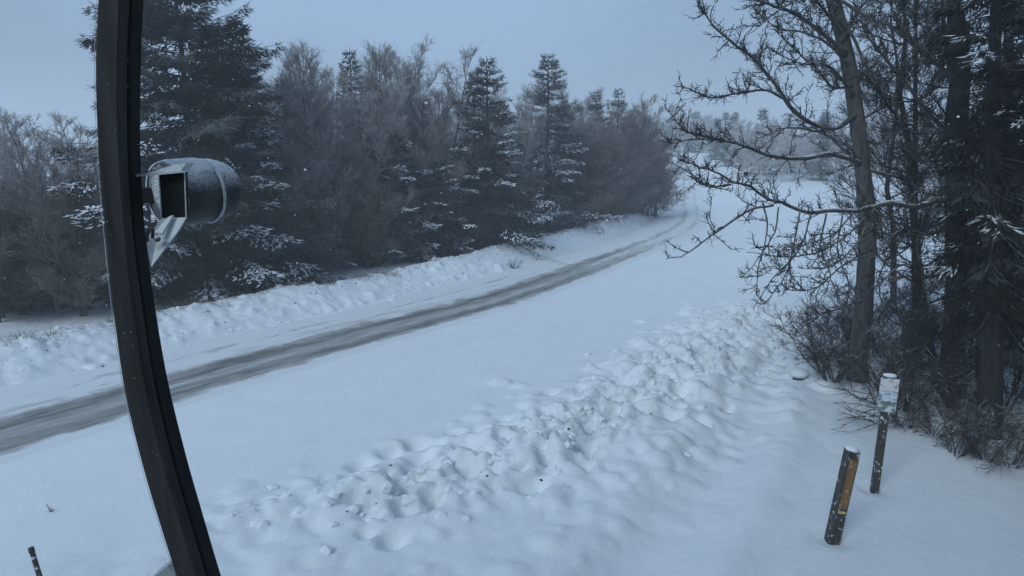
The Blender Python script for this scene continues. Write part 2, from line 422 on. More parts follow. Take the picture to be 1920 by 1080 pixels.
# clods of ploughed snow
WX = GX + 0.16 * fbm(GX * 3.1, GY * 3.1, 3, 61) + 0.05 * fbm(GX * 9, GY * 9, 2, 63); WY = GY + 0.16 * fbm(GX * 3.1 + 40, GY * 3.1, 3, 62) + 0.05 * fbm(GX * 9 + 9, GY * 9, 2, 64)
cl_c, cl_r, cl_h, holes = [], [], [], []
for k in range(900):
    w = rngL.beta(1.6, 1.1); i = int(w * 119); p = RIDGE_S[i]
    off = rngL.normal(-0.15, 0.40 + 0.75 * w)
    if off < -1.2: off *= 1.2
    q = p + RN[i] * off + rngL.normal(0, 0.15, 2)
    r = rngL.uniform(0.10, 0.32) * (0.75 + 0.4 * w); cl_c.append(q); cl_r.append(r); cl_h.append(0.75 * r * rngL.uniform(0.35, 0.95) * (0.4 + 0.5 * w))
for k in range(60):
    i = rngL.integers(0, 119); q = RIDGE_S[i] + RN[i] * rngL.uniform(-3.0, -0.4)
    r = rngL.uniform(0.15, 0.42); cl_c.append(q); cl_r.append(r); cl_h.append(r * rngL.uniform(0.12, 0.3))
Z += bumps_field(GX, GY, cl_c, cl_r, cl_h)
hc = [RIDGE_S[i] + RN[i] * o for i, o in zip(rngL.integers(25, 119, 170), rngL.normal(-0.2, 0.7, 170))]
Z += bumps_field(GX, GY, hc, rngL.uniform(0.12, 0.3, 170), -rngL.uniform(0.10, 0.32, 170))
bc, br, bh = [], [], []
for k in range(420):
    s0 = rngL.uniform(0, 75); i = int(np.searchsorted(ALONG, s0 + 6)); i = min(i, 499)
    q = EDGE_S[i] + NOR[i] * (rngL.uniform(3.7, 5.8)); r = rngL.uniform(0.07, 0.24)
    bc.append(q); br.append(r); bh.append(r * rngL.uniform(0.3, 0.8))
Z += bumps_field(GX, GY, bc, br, bh)
Z += bumps_field(GX, GY, [G(*p_)[:2] for p_ in ((1560, 1008), (1640, 915), (90, 1130))], [.3, .28, .2], [-.07, -.06, -.05])
Z -= 0.10 * INL
DIRT = np.clip(0.5 * NEAR * sstep(0.0, 0.5, fbm(GX * 0.8, GY * 0.8, 3, 77) + 0.25) + 0.6 * FACE * sstep(4.9, 5.6, Dd) + 0.15 * FACE + 0.55 * sstep(-0.5, 0.0, Dd) * (1 - sstep(0.2, 0.4, Dd)) + 0.45 * sstep(6, 7, Dd) * (1 - sstep(60, 90, GY)), 0, 1)
ny, nx = GX.shape
ii = (np.arange(ny - 1)[:, None] * nx + np.arange(nx - 1)[None, :])
quads = np.stack([ii, ii + 1, ii + nx + 1, ii, ii + nx + 1, ii + nx], -1).reshape(-1, 3)
gme = tri_mesh('ground', np.stack([GX, GY, Z], -1).reshape(-1, 3), quads, M_ground, True, {'dirt': DIRT.ravel()})
ground = tag(link('ground', gme), 'snow covered ground with a ploughed bank and lumpy drifts beside the road', kind='structure')
def gz(x, y):
    i = int(np.clip(np.searchsorted(gx, x), 1, nx - 1)); j = int(np.clip(np.searchsorted(gy, y), 1, ny - 1))
    fx = (x - gx[i - 1]) / (gx[i] - gx[i - 1]); fy = (y - gy[j - 1]) / (gy[j] - gy[j - 1])
    return float((Z[j - 1, i - 1] * (1 - fx) + Z[j - 1, i] * fx) * (1 - fy) + (Z[j, i - 1] * (1 - fx) + Z[j, i] * fx) * fy)

# the road
i_ = int(((EDGE_S - G(1190, 483)[:2]) ** 2).sum(1).argmin()); FADE0 = (ALONG[i_] - 9) / 120.0; FADE1 = (ALONG[i_] + 10) / 120.0
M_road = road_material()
us = np.concatenate([np.arange(-0.45, 2.3, 0.09), np.arange(2.3, 4.35, 0.16)])
ss = np.linspace(0, 499, 900)
E = np.stack([np.interp(ss, np.arange(500), EDGE_S[:, k]) for k in (0, 1)], 1); Nn = norm(np.stack([np.interp(ss, np.arange(500), NOR[:, k]) for k in (0, 1)], 1)); Al = np.interp(ss, np.arange(500), ALONG)
RP = E[:, None, :] + Nn[:, None, :] * us[None, :, None]
rz = hill(RP[..., 0], RP[..., 1]) + 0.03 * fbm(Al[:, None] * 0.5 + 0 * us, us[None, :] * 3 + 0 * Al[:, None], 3, 55)
rut = -0.035 * (np.exp(-((us - 0.35) / 0.22) ** 2) + np.exp(-((us - 1.5) / 0.25) ** 2))
rz = rz + rut[None, :] - 0.02
nr, nu = rz.shape
i2 = (np.arange(nr - 1)[:, None] * nu + np.arange(nu - 1)[None, :])
q2 = np.stack([i2, i2 + nu + 1, i2 + 1, i2, i2 + nu, i2 + nu + 1], -1).reshape(-1, 3)
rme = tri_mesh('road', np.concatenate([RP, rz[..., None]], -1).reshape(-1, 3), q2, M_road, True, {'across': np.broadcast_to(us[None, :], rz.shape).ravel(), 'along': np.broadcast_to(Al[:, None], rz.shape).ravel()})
tag(link('road', rme), 'country road under snow with one worn slushy lane', kind='structure')

# loose clods and soil flecks
def clods(name, label, mat_, items, seed, rough=0.3, r_small=True):
    rg = np.random.default_rng(seed); a = Acc(); protos = [blob(rg, rough, 1 if r_small else 2) for _ in range(8)]
    for (x, y), r in items:
        V, Fc = protos[rg.integers(8)]; an = rg.uniform(0, 6.28); c, s = math.cos(an), math.sin(an)
        W = V @ np.array([[c, -s, 0], [s, c, 0], [0, 0, 1]]).T * r * np.array([1, rg.uniform(0.7, 1.1), rg.uniform(0.55, 0.9)])
        a.add(W + np.array([x, y, gz(x, y) - r * 0.1]), Fc)
    return tag(a.build(name, mat_, None, False), label, kind='stuff')
it = []
for k in range(260):
    w = rngL.beta(1.8, 1.0); i = int(w * 119); q = RIDGE_S[i] + RN[i] * rngL.normal(-0.15, 0.35 + 0.7 * w); it.append((q, rngL.uniform(0.03, 0.115)))
for k in range(420):
    i = min(499, int(np.searchsorted(ALONG, rngL.uniform(4, 75)))); q = EDGE_S[i] + NOR[i] * rngL.uniform(3.8, 6.0); it.append((q, rngL.uniform(0.02, 0.08)))
clods('snow_clods', 'loose clods of ploughed snow along the drift and the bank', M_snow, it, 3, 0.55)
M_soil = plain('frozen soil', (0.06, 0.052, 0.045), 0.9, 0.4, 30)
it = []
for k in range(34):
    i = int(rngL.beta(2.2, 1.2) * 119); it.append((RIDGE_S[i] + RN[i] * rngL.normal(-0.25, 0.5), rngL.uniform(0.012, 0.035)))
for k in range(260):
    i = min(499, int(np.searchsorted(ALONG, rngL.uniform(4, 70)))); it.append((EDGE_S[i] + NOR[i] * rngL.uniform(3.4, 5.8), rngL.uniform(0.012, 0.04)))
clods('soil_flecks', 'dark flecks of soil and turf thrown up in the ploughed snow', M_soil, it, 4, 0.5)

# ------------------------------------------------------------------ trees
def spruce_parts(seed, h, r, dens=1.0, bare_to=0.02, snow=0.2, pw=0.8, droop=0.35, sprig=0.19, ragged=0.16):
    """trunk, needle sprays (with a per-spray frost value) and caught snow"""
    rg = np.random.default_rng(seed)
    tr, fo, sn = Acc(), Acc(), Acc()
    n = 14; zt = np.linspace(0, h, n); wob = np.cumsum(rg.normal(0, 0.012, (n, 2)), 0) * h / 10
    P = np.stack([wob[:, 0], wob[:, 1], zt], 1); P[0, 2] = -0.3
    tube(tr, P, (0.017 * h + 0.02) * (1 - zt / h) ** 0.9 + 0.008, 8)
    spots = []
    nb = int(h * 24 * dens ** 0.6); zr = h * (bare_to + (0.88 - bare_to) * rg.uniform(0, 1, nb) ** 1.15)
    for k, z in enumerate(zr): spots.append((z, k * 2.39996 + rg.normal(0, 0.3)))
    z = 0.86 * h
    while z < h * 0.985:
        a0 = rg.uniform(0, 6.28); m = rg.integers(4, 7)
        for b in range(m): spots.append((z + rg.normal(0, .02), a0 + b * 6.283 / m + rg.normal(0, .2)))
        z += rg.uniform(0.14, 0.26) * (0.6 + h / 22)
    ph = rg.uniform(0, 6.28, 4)
    for z, a in spots:
        f = min(z / h, 0.995); lobe = 1 + ragged * (math.sin(2 * a + 9 * f + ph[0]) + 0.8 * math.sin(3 * a - 14 * f + ph[1]) + 0.7 * math.sin(23 * f + a + ph[2]))
        l = r * (1 - f) ** pw * lobe * rg.uniform(0.55, 1.08) + 0.08
        if l < 0.06: continue
        frost = float(np.clip(rg.normal(0.14, 0.45), 0, 1))
        cx, cy = np.interp(z, zt, P[:, 0]), np.interp(z, zt, P[:, 1])
        up = 0.6 * f ** 2.2 - droop * (1 - f) * 0.45 + rg.normal(0, 0.09)
        m = 6; t = np.linspace(0, 1, m); rad = l * t
        zz = z + l * (up * t - droop * 0.6 * t * t + 0.42 * droop * t ** 4)
        bd = np.array([math.cos(a), math.sin(a)]); sd_ = np.array([-bd[1], bd[0]]); sway = rg.normal(0, 0.14) * l * t * t
        B = np.stack([cx + bd[0] * rad + sd_[0] * sway, cy + bd[1] * rad + sd_[1] * sway, zz], 1)
        if l > 0.35: tube(tr, B, 0.006 + 0.012 * l * (1 - t) * 0.5, 3)
        T = norm(np.gradient(B, axis=0))
        k = int((9 + 44 * l) * dens); tt = rg.uniform(0.05, 1.0, k) ** 0.7
        C0 = np.stack([np.interp(tt, t, B[:, c]) for c in range(3)], 1); Tt = norm(np.stack([np.interp(tt, t, T[:, c]) for c in range(3)], 1))
        side = rg.choice([-1.0, 1.0], k); S3 = np.stack([sd_[0] * side, sd_[1] * side, np.zeros(k)], 1)
        sl = (0.08 + 0.33 * l * (1 - 0.72 * tt)) * rg.uniform(0.05, 1.0, k)
        drp = droop * (0.35 + 1.0 * sl / max(l, .3))
        dirv = norm(0.75 * Tt + 0.8 * S3 + np.stack([0 * sl, 0 * sl, -drp], 1) + rg.normal(0, 0.2, (k, 3)))
        Q = C0 + norm(0.55 * Tt + 0.85 * S3) * (sl * 0.9)[:, None]; Q[:, 2] -= 0.7 * droop * sl * (0.5 + sl) + rg.uniform(0, .05, k) * l
        dirv2 = norm(dirv + np.stack([0 * sl, 0 * sl, -0.7 * rg.uniform(0, 1, k)], 1))
        ln = sprig * rg.uniform(0.6, 1.6, k)
        sprigs(fo, Q, dirv2, ln, (0.021 if sprig > .17 else .013) * rg.uniform(0.7, 1.5, k) * (sprig / 0.19)); fo.a.append(np.repeat(np.clip(frost * (0.35 + 0.8 * tt) + rg.normal(0, .08, k), 0, 1), 4))
        sprigs(fo, B[-2:], T[-2:], sprig * 1.4, 0.018); fo.a.append(np.full(8, frost))
        if rg.uniform() < snow and f < 0.93:                                # snow caught on the outer half
            j = np.where((tt > rg.uniform(0.4, 0.75)) & (rg.uniform(0, 1, k) < 0.75))[0]
            if len(j): sprigs(sn, Q[j] + np.array([0, 0, 0.018]), dirv[j] + np.array([0, 0, 0.08]), ln[j] * rg.uniform(.5, 1.1, len(j)), (0.04 if sprig > .17 else .012) * rg.uniform(0.5, 1.7, len(j)))
    return tr, fo, sn
def spruce(tip, Y, h_extra, r, seed, label, dens=1.0, snow=0.2, group=None, matn=None, lean=0.0, **kw):
    t = at(tip[0], tip[1], Y); x = t[0] - lean; z0 = gz(x, Y); h = t[2] - z0 + h_extra
    o = thing('spruce_tree', (x, Y, z0 - 0.05), label, 'tree', group)
    o.rotation_euler = (0, math.atan2(lean, h), 0)
    tr, fo, sn = spruce_parts(seed, h, r, dens, snow=snow, **kw)
    tr.build('trunk', M_barkdark, o); fo.build('crown', matn or M_needle, o, False, {'frost': np.concatenate(fo.a)})
    if sn.n: tag(sn.build('snow', M_snow, o), kind='stuff')
    return o

def bare_parts(seed, h, spread, ntw=1.0, up=0.75, multi=1, fat=1.0):
    """a leafless tree: trunk mesh, and a crown of limbs, branches and twigs"""
    rg = np.random.default_rng(seed); tr, cr_ = Acc(), Acc()
    tips = []
    for st in range(multi):
        n = 9; t = np.linspace(0, 1, n); ln = rg.normal(0, 0.05, 2) + (rg.normal(0, 0.12, 2) if multi > 1 else 0)
        hh = h * rg.uniform(0.8, 1.0) if st else h
        P = np.stack([ln[0] * hh * t + np.cumsum(rg.normal(0, .012, n)) * hh, ln[1] * hh * t + np.cumsum(rg.normal(0, .012, n)) * hh, hh * t], 1)
        P[0] = (P[0][0], P[0][1], -0.2)
        R = (0.008 * hh + 0.012) * (1 - t) ** 0.8 / (1 if multi == 1 else 1.3) + 0.006
        tube(tr, P, R, 6)
        f0 = 0.16 if multi < 2 else 0.04; nl = int(26 / multi ** 0.5)
        for k in range(nl):
            f = f0 + (0.98 - f0) * (k + rg.uniform(0, 1)) / nl; p0 = np.array([np.interp(f, t, P[:, c]) for c in range(3)])
            a = k * 2.4 + rg.normal(0, 0.4); L = (spread * (1 - f) ** 0.55 * rg.uniform(0.6, 1.1) + 0.3)
            d = norm(np.array([math.cos(a), math.sin(a), up + rg.normal(0, 0.2)]))
            m = 6; pts = [p0]; dd = d.copy()
            for q in range(m - 1):
                dd = norm(dd + np.array([0, 0, 0.13]) + rg.normal(0, 0.10, 3)); pts.append(pts[-1] + dd * L / (m - 1))
            B = np.array(pts); tb = np.linspace(0, 1, m)
            tube(cr_, B, (0.007 * L + 0.008) * (1 - tb) + 0.005, 4)
            nb = int(5 + 5 * L)
            for q in range(nb):
                g = rg.uniform(0.12, 1.0); c0 = np.array([np.interp(g, tb, B[:, c]) for c in range(3)])
                dl = norm(B[-1] - B[0]); e = norm(dl + rg.normal(0, 0.6, 3) + np.array([0, 0, 0.35])); l2 = L * rg.uniform(0.2, 0.5) * (1.1 - 0.5 * g) + 0.15
                pts = [c0]
                for _ in range(3): e = norm(e + np.array([0, 0, 0.10]) + rg.normal(0, 0.16, 3)); pts.append(pts[-1] + e * l2 / 3)
                b2 = np.array(pts); tube(cr_, b2, np.array([0.007, 0.0055, 0.004, 0.002]), 3)
                k3 = max(3, int(10 * ntw * (0.5 + l2))); g3 = rg.uniform(0.1, 1.0, k3); tb2 = np.linspace(0, 1, 4)
                s3 = np.stack([np.interp(g3, tb2, b2[:, c]) for c in range(3)], 1)
                e3 = norm(norm(b2[-1] - b2[0])[None] + rg.normal(0, 0.55, (k3, 3)) + np.array([0, 0, 0.25])); l3 = rg.uniform(0.12, 0.42, k3)
                spikes(cr_, s3, e3, l3, 0.0075 * fat)
                s4 = s3 + e3 * (l3 * rg.uniform(0.3, 0.8, k3))[:, None]
                spikes(cr_, s4, norm(e3 + rg.normal(0, 0.6, (k3, 3))), l3 * 0.7, 0.0062 * fat)
                s5 = s3 + e3 * (l3 * rg.uniform(0.2, 0.7, k3))[:, None]
                spikes(cr_, s5, norm(e3 + rg.normal(0, 0.6, (k3, 3))), l3 * 0.6, 0.0062 * fat)
    return tr, cr_

# the bank of spruces across the road, from the big one by the pole to the far corner
crestY = lambda px: float(np.interp(px, [-300, 0, 400, 850, 1050, 1240], [15.0, 16.8, 19.8, 29.5, 38.0, 54.0]))
spruce((318, -110), 24.0, 0, 5.4, 11, 'broadest and tallest spruce, rising out of the picture behind the dark pole', 2.1, 0.22, pw=0.66, droop=0.55, sprig=0.22, ragged=0.15)
spruce((441, 32), 25.0, 0, 2.6, 12, 'slender spruce with a thin bare leader, just beyond the broad spruce beside the pole', 1.0, 0.16, pw=0.75, droop=0.5)
spruce((650, 86), 33.0, 0, 2.6, 13, 'hazy spruce whose narrow spire pokes up out of the grey bare thicket', 0.9, 0.05, pw=0.95)
spruce((741, 250), 30.5, 0, 2.6, 14, 'short snow-flecked spruce buried in the grey thicket, without a spire above it', 1.0, 0.2, pw=0.7, droop=0.5)
spruce((888, 128), 35.0, 0, 1.9, 15, 'thin spruce spire with sparse top, left one of a close pair', 0.9, 0.10, pw=0.9)
spruce((913, 102), 34.0, 0, 4.0, 16, 'snow-tipped spruce in the middle of the row, right one of a close pair', 1.15, 0.34, pw=0.9, droop=0.5)
spruce((1030, 96), 42.5, 0, 4.4, 17, 'tall full-headed dark spruce, last big one before the far corner of the wood', 1.1, 0.25, pw=0.78, droop=0.45)
spruce((1117, 168), 52.0, 0, 3.0, 18, 'small narrow spruce top showing between the tall dark spruce and the brown bare tree', 0.8, 0.04, pw=0.95)
spruce((1160, 163), 56.0, 0, 3.4, 19, 'farthest spruce of the row, its top rounded and hazy over the brown bare tree', 0.8, 0.03, pw=0.8)
spruce((822, 300), 31.5, 0, 2.4, 20, 'low spruce with snow on its bough tips, at the foot of the close pair', 1.0, 0.26, pw=0.65, droop=0.55)
for k_, (tx, ty, dy, rr, lb) in enumerate(((560, 345, 5.0, 2.2, 'low dusky spruce in the thicket just right of the broad spruce by the pole'), (612, 330, 4.0, 2.0, 'low dusky spruce in the thicket under the narrow hazy spire'), (690, 345, 3.6, 1.9, 'low spruce at the front of the thicket, left of the short snow-flecked spruce'), (968, 330, 4.0, 2.3, 'low snowy-tipped spruce between the close pair and the tall full-headed spruce'), (1090, 300, 5.0, 2.6, 'low spruce in the shade just right of the tall full-headed spruce'), (60, 395, 5.0, 2.2, 'low hazy spruce at the left edge of the picture'), (150, 330, 6.0, 2.6, 'middling hazy spruce just left of the dark pole'))):
    spruce((tx, ty), crestY(tx) + dy, 0, rr, 60 + k_, lb, 0.85, 0.12, pw=0.7, droop=0.5)

# bare thicket between and behind them
tmods = []
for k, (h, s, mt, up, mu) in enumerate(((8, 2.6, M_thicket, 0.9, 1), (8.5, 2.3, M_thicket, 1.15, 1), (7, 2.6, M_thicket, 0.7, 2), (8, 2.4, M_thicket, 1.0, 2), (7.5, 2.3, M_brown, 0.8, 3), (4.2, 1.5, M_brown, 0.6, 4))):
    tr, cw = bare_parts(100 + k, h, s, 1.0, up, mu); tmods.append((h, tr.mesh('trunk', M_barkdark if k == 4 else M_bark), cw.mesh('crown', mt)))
def bare(model, tip, Y, label, group=None, lean=0.0, name='bare_tree', wid=1.0, cat='tree'):
    h0, a, b = tmods[model]; t = at(tip[0], tip[1], Y); x = t[0] - lean; z0 = gz(x, Y); h = t[2] - z0
    o = thing(name, (x, Y, z0), label, cat, group); link('trunk', a, o); link('crown', b, o)
    s = h / h0; o.scale = (s * wid, s * wid, s); o.rotation_euler = (0, math.atan2(lean, h), random.uniform(0, 6.28)); return o
random.seed(7)
TG, TL = 'bare trees in the thicket across the road', 'grey leafless rimed tree crowded in the thicket among the spruces'
OWN = {508: 'grey leafless tree rising just behind the slender spruce with the bare leader', 565: 'highest grey leafless tree between the slender spruce and the narrow hazy spire',
       625: 'grey leafless tree touching the left side of the narrow hazy spire', 672: 'grey leafless tree touching the right side of the narrow hazy spire',
       690: 'high grey leafless tree a little way right of the narrow hazy spire', 735: 'grey leafless tree standing above the short snow-flecked spruce in the thicket',
       828: 'high bare-topped leafless tree halfway between the hazy spire and the close pair of spruces', 858: 'grey leafless tree touching the left side of the thin sparse-topped spruce',
       985: 'grey leafless tree in the gap between the close pair and the tall full-headed spruce', 1075: 'grey leafless tree just right of the tall full-headed spruce'}
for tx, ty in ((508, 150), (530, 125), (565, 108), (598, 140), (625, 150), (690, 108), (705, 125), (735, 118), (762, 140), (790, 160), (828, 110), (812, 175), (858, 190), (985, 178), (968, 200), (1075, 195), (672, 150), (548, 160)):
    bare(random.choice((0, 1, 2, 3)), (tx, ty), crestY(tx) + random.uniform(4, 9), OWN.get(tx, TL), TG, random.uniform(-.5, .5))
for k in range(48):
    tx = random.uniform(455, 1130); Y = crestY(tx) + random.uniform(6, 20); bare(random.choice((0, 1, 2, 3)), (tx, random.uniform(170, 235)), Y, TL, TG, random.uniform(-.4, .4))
LG, LL = 'bare trees at the left edge across the road', 'hazy grey leafless tree in the low wood left of the pole'
for k in range(22):
    tx = random.uniform(-190, 175); bare(random.choice((0, 1, 2, 3)), (tx, random.uniform(225, 300)), random.uniform(19.5, 34), LL, LG, random.uniform(-.3, .3), wid=1.15)
SG, SL = 'bare shrubs along the foot of the wood', 'grey leafless shrub low at the foot of the wood behind the far bank'
for k in range(46):
    tx = random.uniform(-150, 1190); Y = crestY(tx) + random.uniform(2.0, 5.0); b0 = at(tx, 540, Y)
    hz = random.uniform(2.2, 4.2); ty = 540 - F * math.tan(math.atan2(hz - H, Y) + PITCH)
    bare(5, (tx, ty), Y, SL, SG, random.uniform(-.3, .3), 'bare_shrub', 1.2, 'shrub')
bare(4, (1200, 188), 54.5, 'brown bushy leafless tree closing the row at the far road corner', None, 0.2, wid=1.3)
bare(4, (1222, 222), 56.0, 'brown leafless tree at the outermost tip of the row, nearest the far road', None, 0.6, wid=1.2)
bare(4, (1172, 200), 52.5, 'brown leafless tree in front of the farthest rounded spruce', None, -0.2, wid=1.3)
bare(4, (1145, 222), 50.5, 'brown leafless tree just left of the farthest rounded spruce', None, -0.2, wid=1.3)
BG, BL = 'brown bushes at the far corner of the wood', 'brown leafless bush low at the far corner of the wood'
for k in range(16):
    tx = 1095 + 9.5 * k; Y = crestY(tx) + random.uniform(1.2, 3.0); bare(4, (tx, random.uniform(235, 310)), Y, BL, BG, 0, 'bare_shrub', 1.7, 'shrub')

# far wood beyond the field: one hazy mass
fw = Acc(); rg = np.random.default_rng(55)
tA, fA, _ = spruce_parts(201, 10, 2.3, 0.22, snow=0.0, sprig=0.6); 
def far_parts(seed):
    r_ = np.random.default_rng(seed); tr, cr_ = Acc(), Acc(); tube(tr, [(0, 0, -.3), (.1, 0, 4), (.2, .1, 8)], [.14, .09, .04], 5)
    n = 46; z = r_.uniform(1.2, 7.5, n); a = r_.uniform(0, 6.28, n); D = np.stack([np.cos(a), np.sin(a), r_.uniform(.5, 1.5, n)], 1); L = 3.2 * (1.05 - z / 9) * r_.uniform(.7, 1.2, n) + .5
    P = np.stack([z * .02, 0 * z, z], 1); spikes(cr_, P, D, L, .05); Dn = norm(D); j = r_.integers(0, n, 850); t = r_.uniform(.15, 1, 850)
    Q = P[j] + Dn[j] * (L[j] * t)[:, None]; E = Dn[j] + r_.normal(0, .5, (850, 3)) + np.array([0, 0, .3]); spikes(cr_, Q, E, r_.uniform(.5, 1.3, 850), .026); return tr, cr_
tB, cB = far_parts(202)
def cat_mesh(*accs):
    V, Fc, n = [], [], 0
    for a in accs:
        v = np.concatenate(a.v); V.append(v); Fc.append(np.concatenate(a.f) + n); n += len(v)
    return np.concatenate(V), np.concatenate(Fc)
VA, FA = cat_mesh(tA, fA); VB, FB = cat_mesh(tB, cB)
def scatter(acc, V, Fc, x, y, s):
    a = rg.uniform(0, 6.28); c, s_ = math.cos(a), math.sin(a)
    acc.add(V @ np.array([[c, -s_, 0], [s_, c, 0], [0, 0, 1]]).T * s + np.array([x, y, gz(x, y) - 0.2]), Fc)
far1, far2 = Acc(), Acc()
for k in range(140):
    px = rg.uniform(1335, 2150); Y = rg.uniform(86, 125) + (1400 - min(px, 1400)) * 0.5; p = at(px, 300, Y)
    if rg.uniform() < 0.16: scatter(far1, VA, FA, p[0], Y, rg.uniform(0.6, 1.05))
    else: scatter(far2, VB, FB, p[0], Y, rg.uniform(0.55, 1.0))
for k in range(70):
    px = rg.uniform(1170, 1345); Y = rg.uniform(150, 200); p = at(px, 300, Y); scatter(far2 if k % 6 else far1, *((VB, FB) if k % 6 else (VA, FA)), p[0], Y, rg.uniform(0.75, 1.15))
tag(far1.build('far_spruces', M_needle, None, False), 'hazy grey spruces in the far wood beyond the snowy field', kind='stuff')
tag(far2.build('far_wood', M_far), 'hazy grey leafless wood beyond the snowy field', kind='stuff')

behind = Acc(); tC, fC, _ = spruce_parts(203, 13, 3.0, 0.28, snow=0.0, sprig=0.6, pw=0.6); VC, FC = cat_mesh(tC, fC)  # out-of-view trees added to keep sky light off the near snow
for bx, by in ((7.6, 2.2), (7.0, -2.5), (9.5, 5.0), (11.5, 2.0), (9.0, -0.5), (12.5, 7.5), (13.5, -2.5), (8.0, -5), (3.5, -6.5), (-1.5, -7.0), (-6.5, -6.5), (-11.5, -6.0), (12, -8), (5, -11), (-4, -11.5), (16, 4)):
    scatter(behind, VC, FC, bx, by, rg.uniform(0.85, 1.15))
tag(behind.build('shade_spruces', M_needledark), 'unseen dark spruces added beside and behind the viewpoint to shade the near snow', kind='stuff')
gr = Acc(); gP, gD = [], []
for k in range(1500):
    i = min(499, int(np.searchsorted(ALONG, rg.uniform(4, 76)))); q = EDGE_S[i] + NOR[i] * (5.6 + rg.normal(0, .35)); m = rg.integers(2, 6)
    if vnoise(np.array([ALONG[i] * .9]), np.array([0.5]), 5)[0] < 0.45: continue
    for _ in range(m): gP.append((q[0] + rg.normal(0, .05), q[1] + rg.normal(0, .05), gz(q[0], q[1]) - .03)); gD.append((rg.normal(0, .5), rg.normal(0, .5), 1))
spikes(gr, gP, gD, rg.uniform(.10, .34, len(gP)), .006)
tag(gr.build('dead_grass', plain('dead grass', (0.13, 0.095, 0.055), .9, .35, 3)), 'dead brown grass stalks poking from the crest of the far snow bank', kind='stuff')

# ------------------------------------------------------------------ the near bare tree on the right, limb by limb
rgN = np.random.default_rng(77)
def limb_tree(limbs, base, seed, mat_l, name, label, trunk_pts, trunk_r, mat_t, dens=1.0, twigmat=None, upbias=0.25):
    rg = np.random.default_rng(seed)
    o = thing(name, base, label, 'tree'); b = np.array(base)
    a = Acc(); P = smooth_line(trunk_pts, 40) - b; tube(a, P, np.interp(np.linspace(0, 1, 40), np.linspace(0, 1, len(trunk_r)), trunk_r), 12, 0.035, rg); a.build('trunk', mat_t, o, True)
    for pts, r0, sub, snow in limbs:
        L = smooth_line(pts, max(10, 5 * len(pts))); n = len(L)
        L = L + np.cumsum(rg.normal(0, 0.010, L.shape), 0) * np.linspace(0.2, 1, n)[:, None]; L = L - b
        t = np.linspace(0, 1, n); ac = Acc(); tube(ac, L, r0 * (1 - t) ** 0.8 + 0.006, 6, 0.08, rg)
        lo = ac.build('branch', mat_l, o, True)
        tw = Acc(); seglen = np.linalg.norm(np.diff(L, axis=0), axis=1).sum()
        nb = int(seglen * 10 * dens * sub)
        for k in range(nb):
            f = rg.uniform(0.12, 1.0); c0 = np.array([np.interp(f, t, L[:, c]) for c in range(3)])
            i = min(n - 2, int(f * (n - 1))); d0 = norm(L[i + 1] - L[i])
            e = norm(0.7 * d0 + rg.normal(0, 0.55, 3) + np.array([0, 0, upbias])); l = rg.uniform(0.12, 0.75) * (1.15 - 0.75 * f) * min(1.2, 0.5 + seglen / 4)
            m = 5; pp = [c0]
            for _ in range(m): e = norm(e + rg.normal(0, 0.33, 3) + np.array([0, 0, 0.07])); pp.append(pp[-1] + e * l / m)
            B = np.array(pp); tb = np.linspace(0, 1, m + 1); tube(tw, B, 0.0075 * (1 - tb) + 0.0045, 3)
            kk = int(3 + l * 22); g = rg.uniform(0.1, 1.0, kk)
            for gg in g:
                q0 = np.array([np.interp(gg, tb, B[:, c]) for c in range(3)]); e2 = norm(norm(B[-1] - B[0]) + rg.normal(0, 0.75, 3) + np.array([0, 0, 0.15])); l2 = rg.uniform(0.04, 0.20)
                q1 = q0 + e2 * l2 * 0.55; q2_ = q1 + norm(e2 + rg.normal(0, 0.5, 3)) * l2 * 0.45
                tube(tw, np.array([q0, q1, q2_]), np.array([0.006, 0.005, 0.0035]), 3)
        if nb: tw.build('twigs', twigmat or M_twig, lo)['kind'] = 'stuff'
        if snow:
            s_ = Acc(); j = slice(int(n * 0.02), int(n * snow)); S = L[j] + np.array([0, 0, 1]) * (r0 * (1 - t[j]) ** 0.8 * 0.75 + 0.006)[:, None]
            tube(s_, S, (r0 * (1 - t[j]) ** 0.8 * 0.42 + 0.002) * np.clip(1 + rg.normal(0, 0.7, len(S)), 0.02, 1.7), 6); s_.build('snow', M_snow, lo, True)
    return o
Yt = 14.4
def pl(pts, y0, y1): return np.array([at(x, y, y0 + (y1 - y0) * k / (len(pts) - 1)) for k, (x, y) in enumerate(pts)])
tp = pl(((1606, 735), (1612, 650), (1621, 540), (1626, 430), (1619, 330), (1606, 220), (1589, 110), (1562, 0), (1530, -110), (1500, -230)), Yt, Yt + .2)
tz = gz(tp[0][0], Yt); tp[0][2] = tz - 0.2
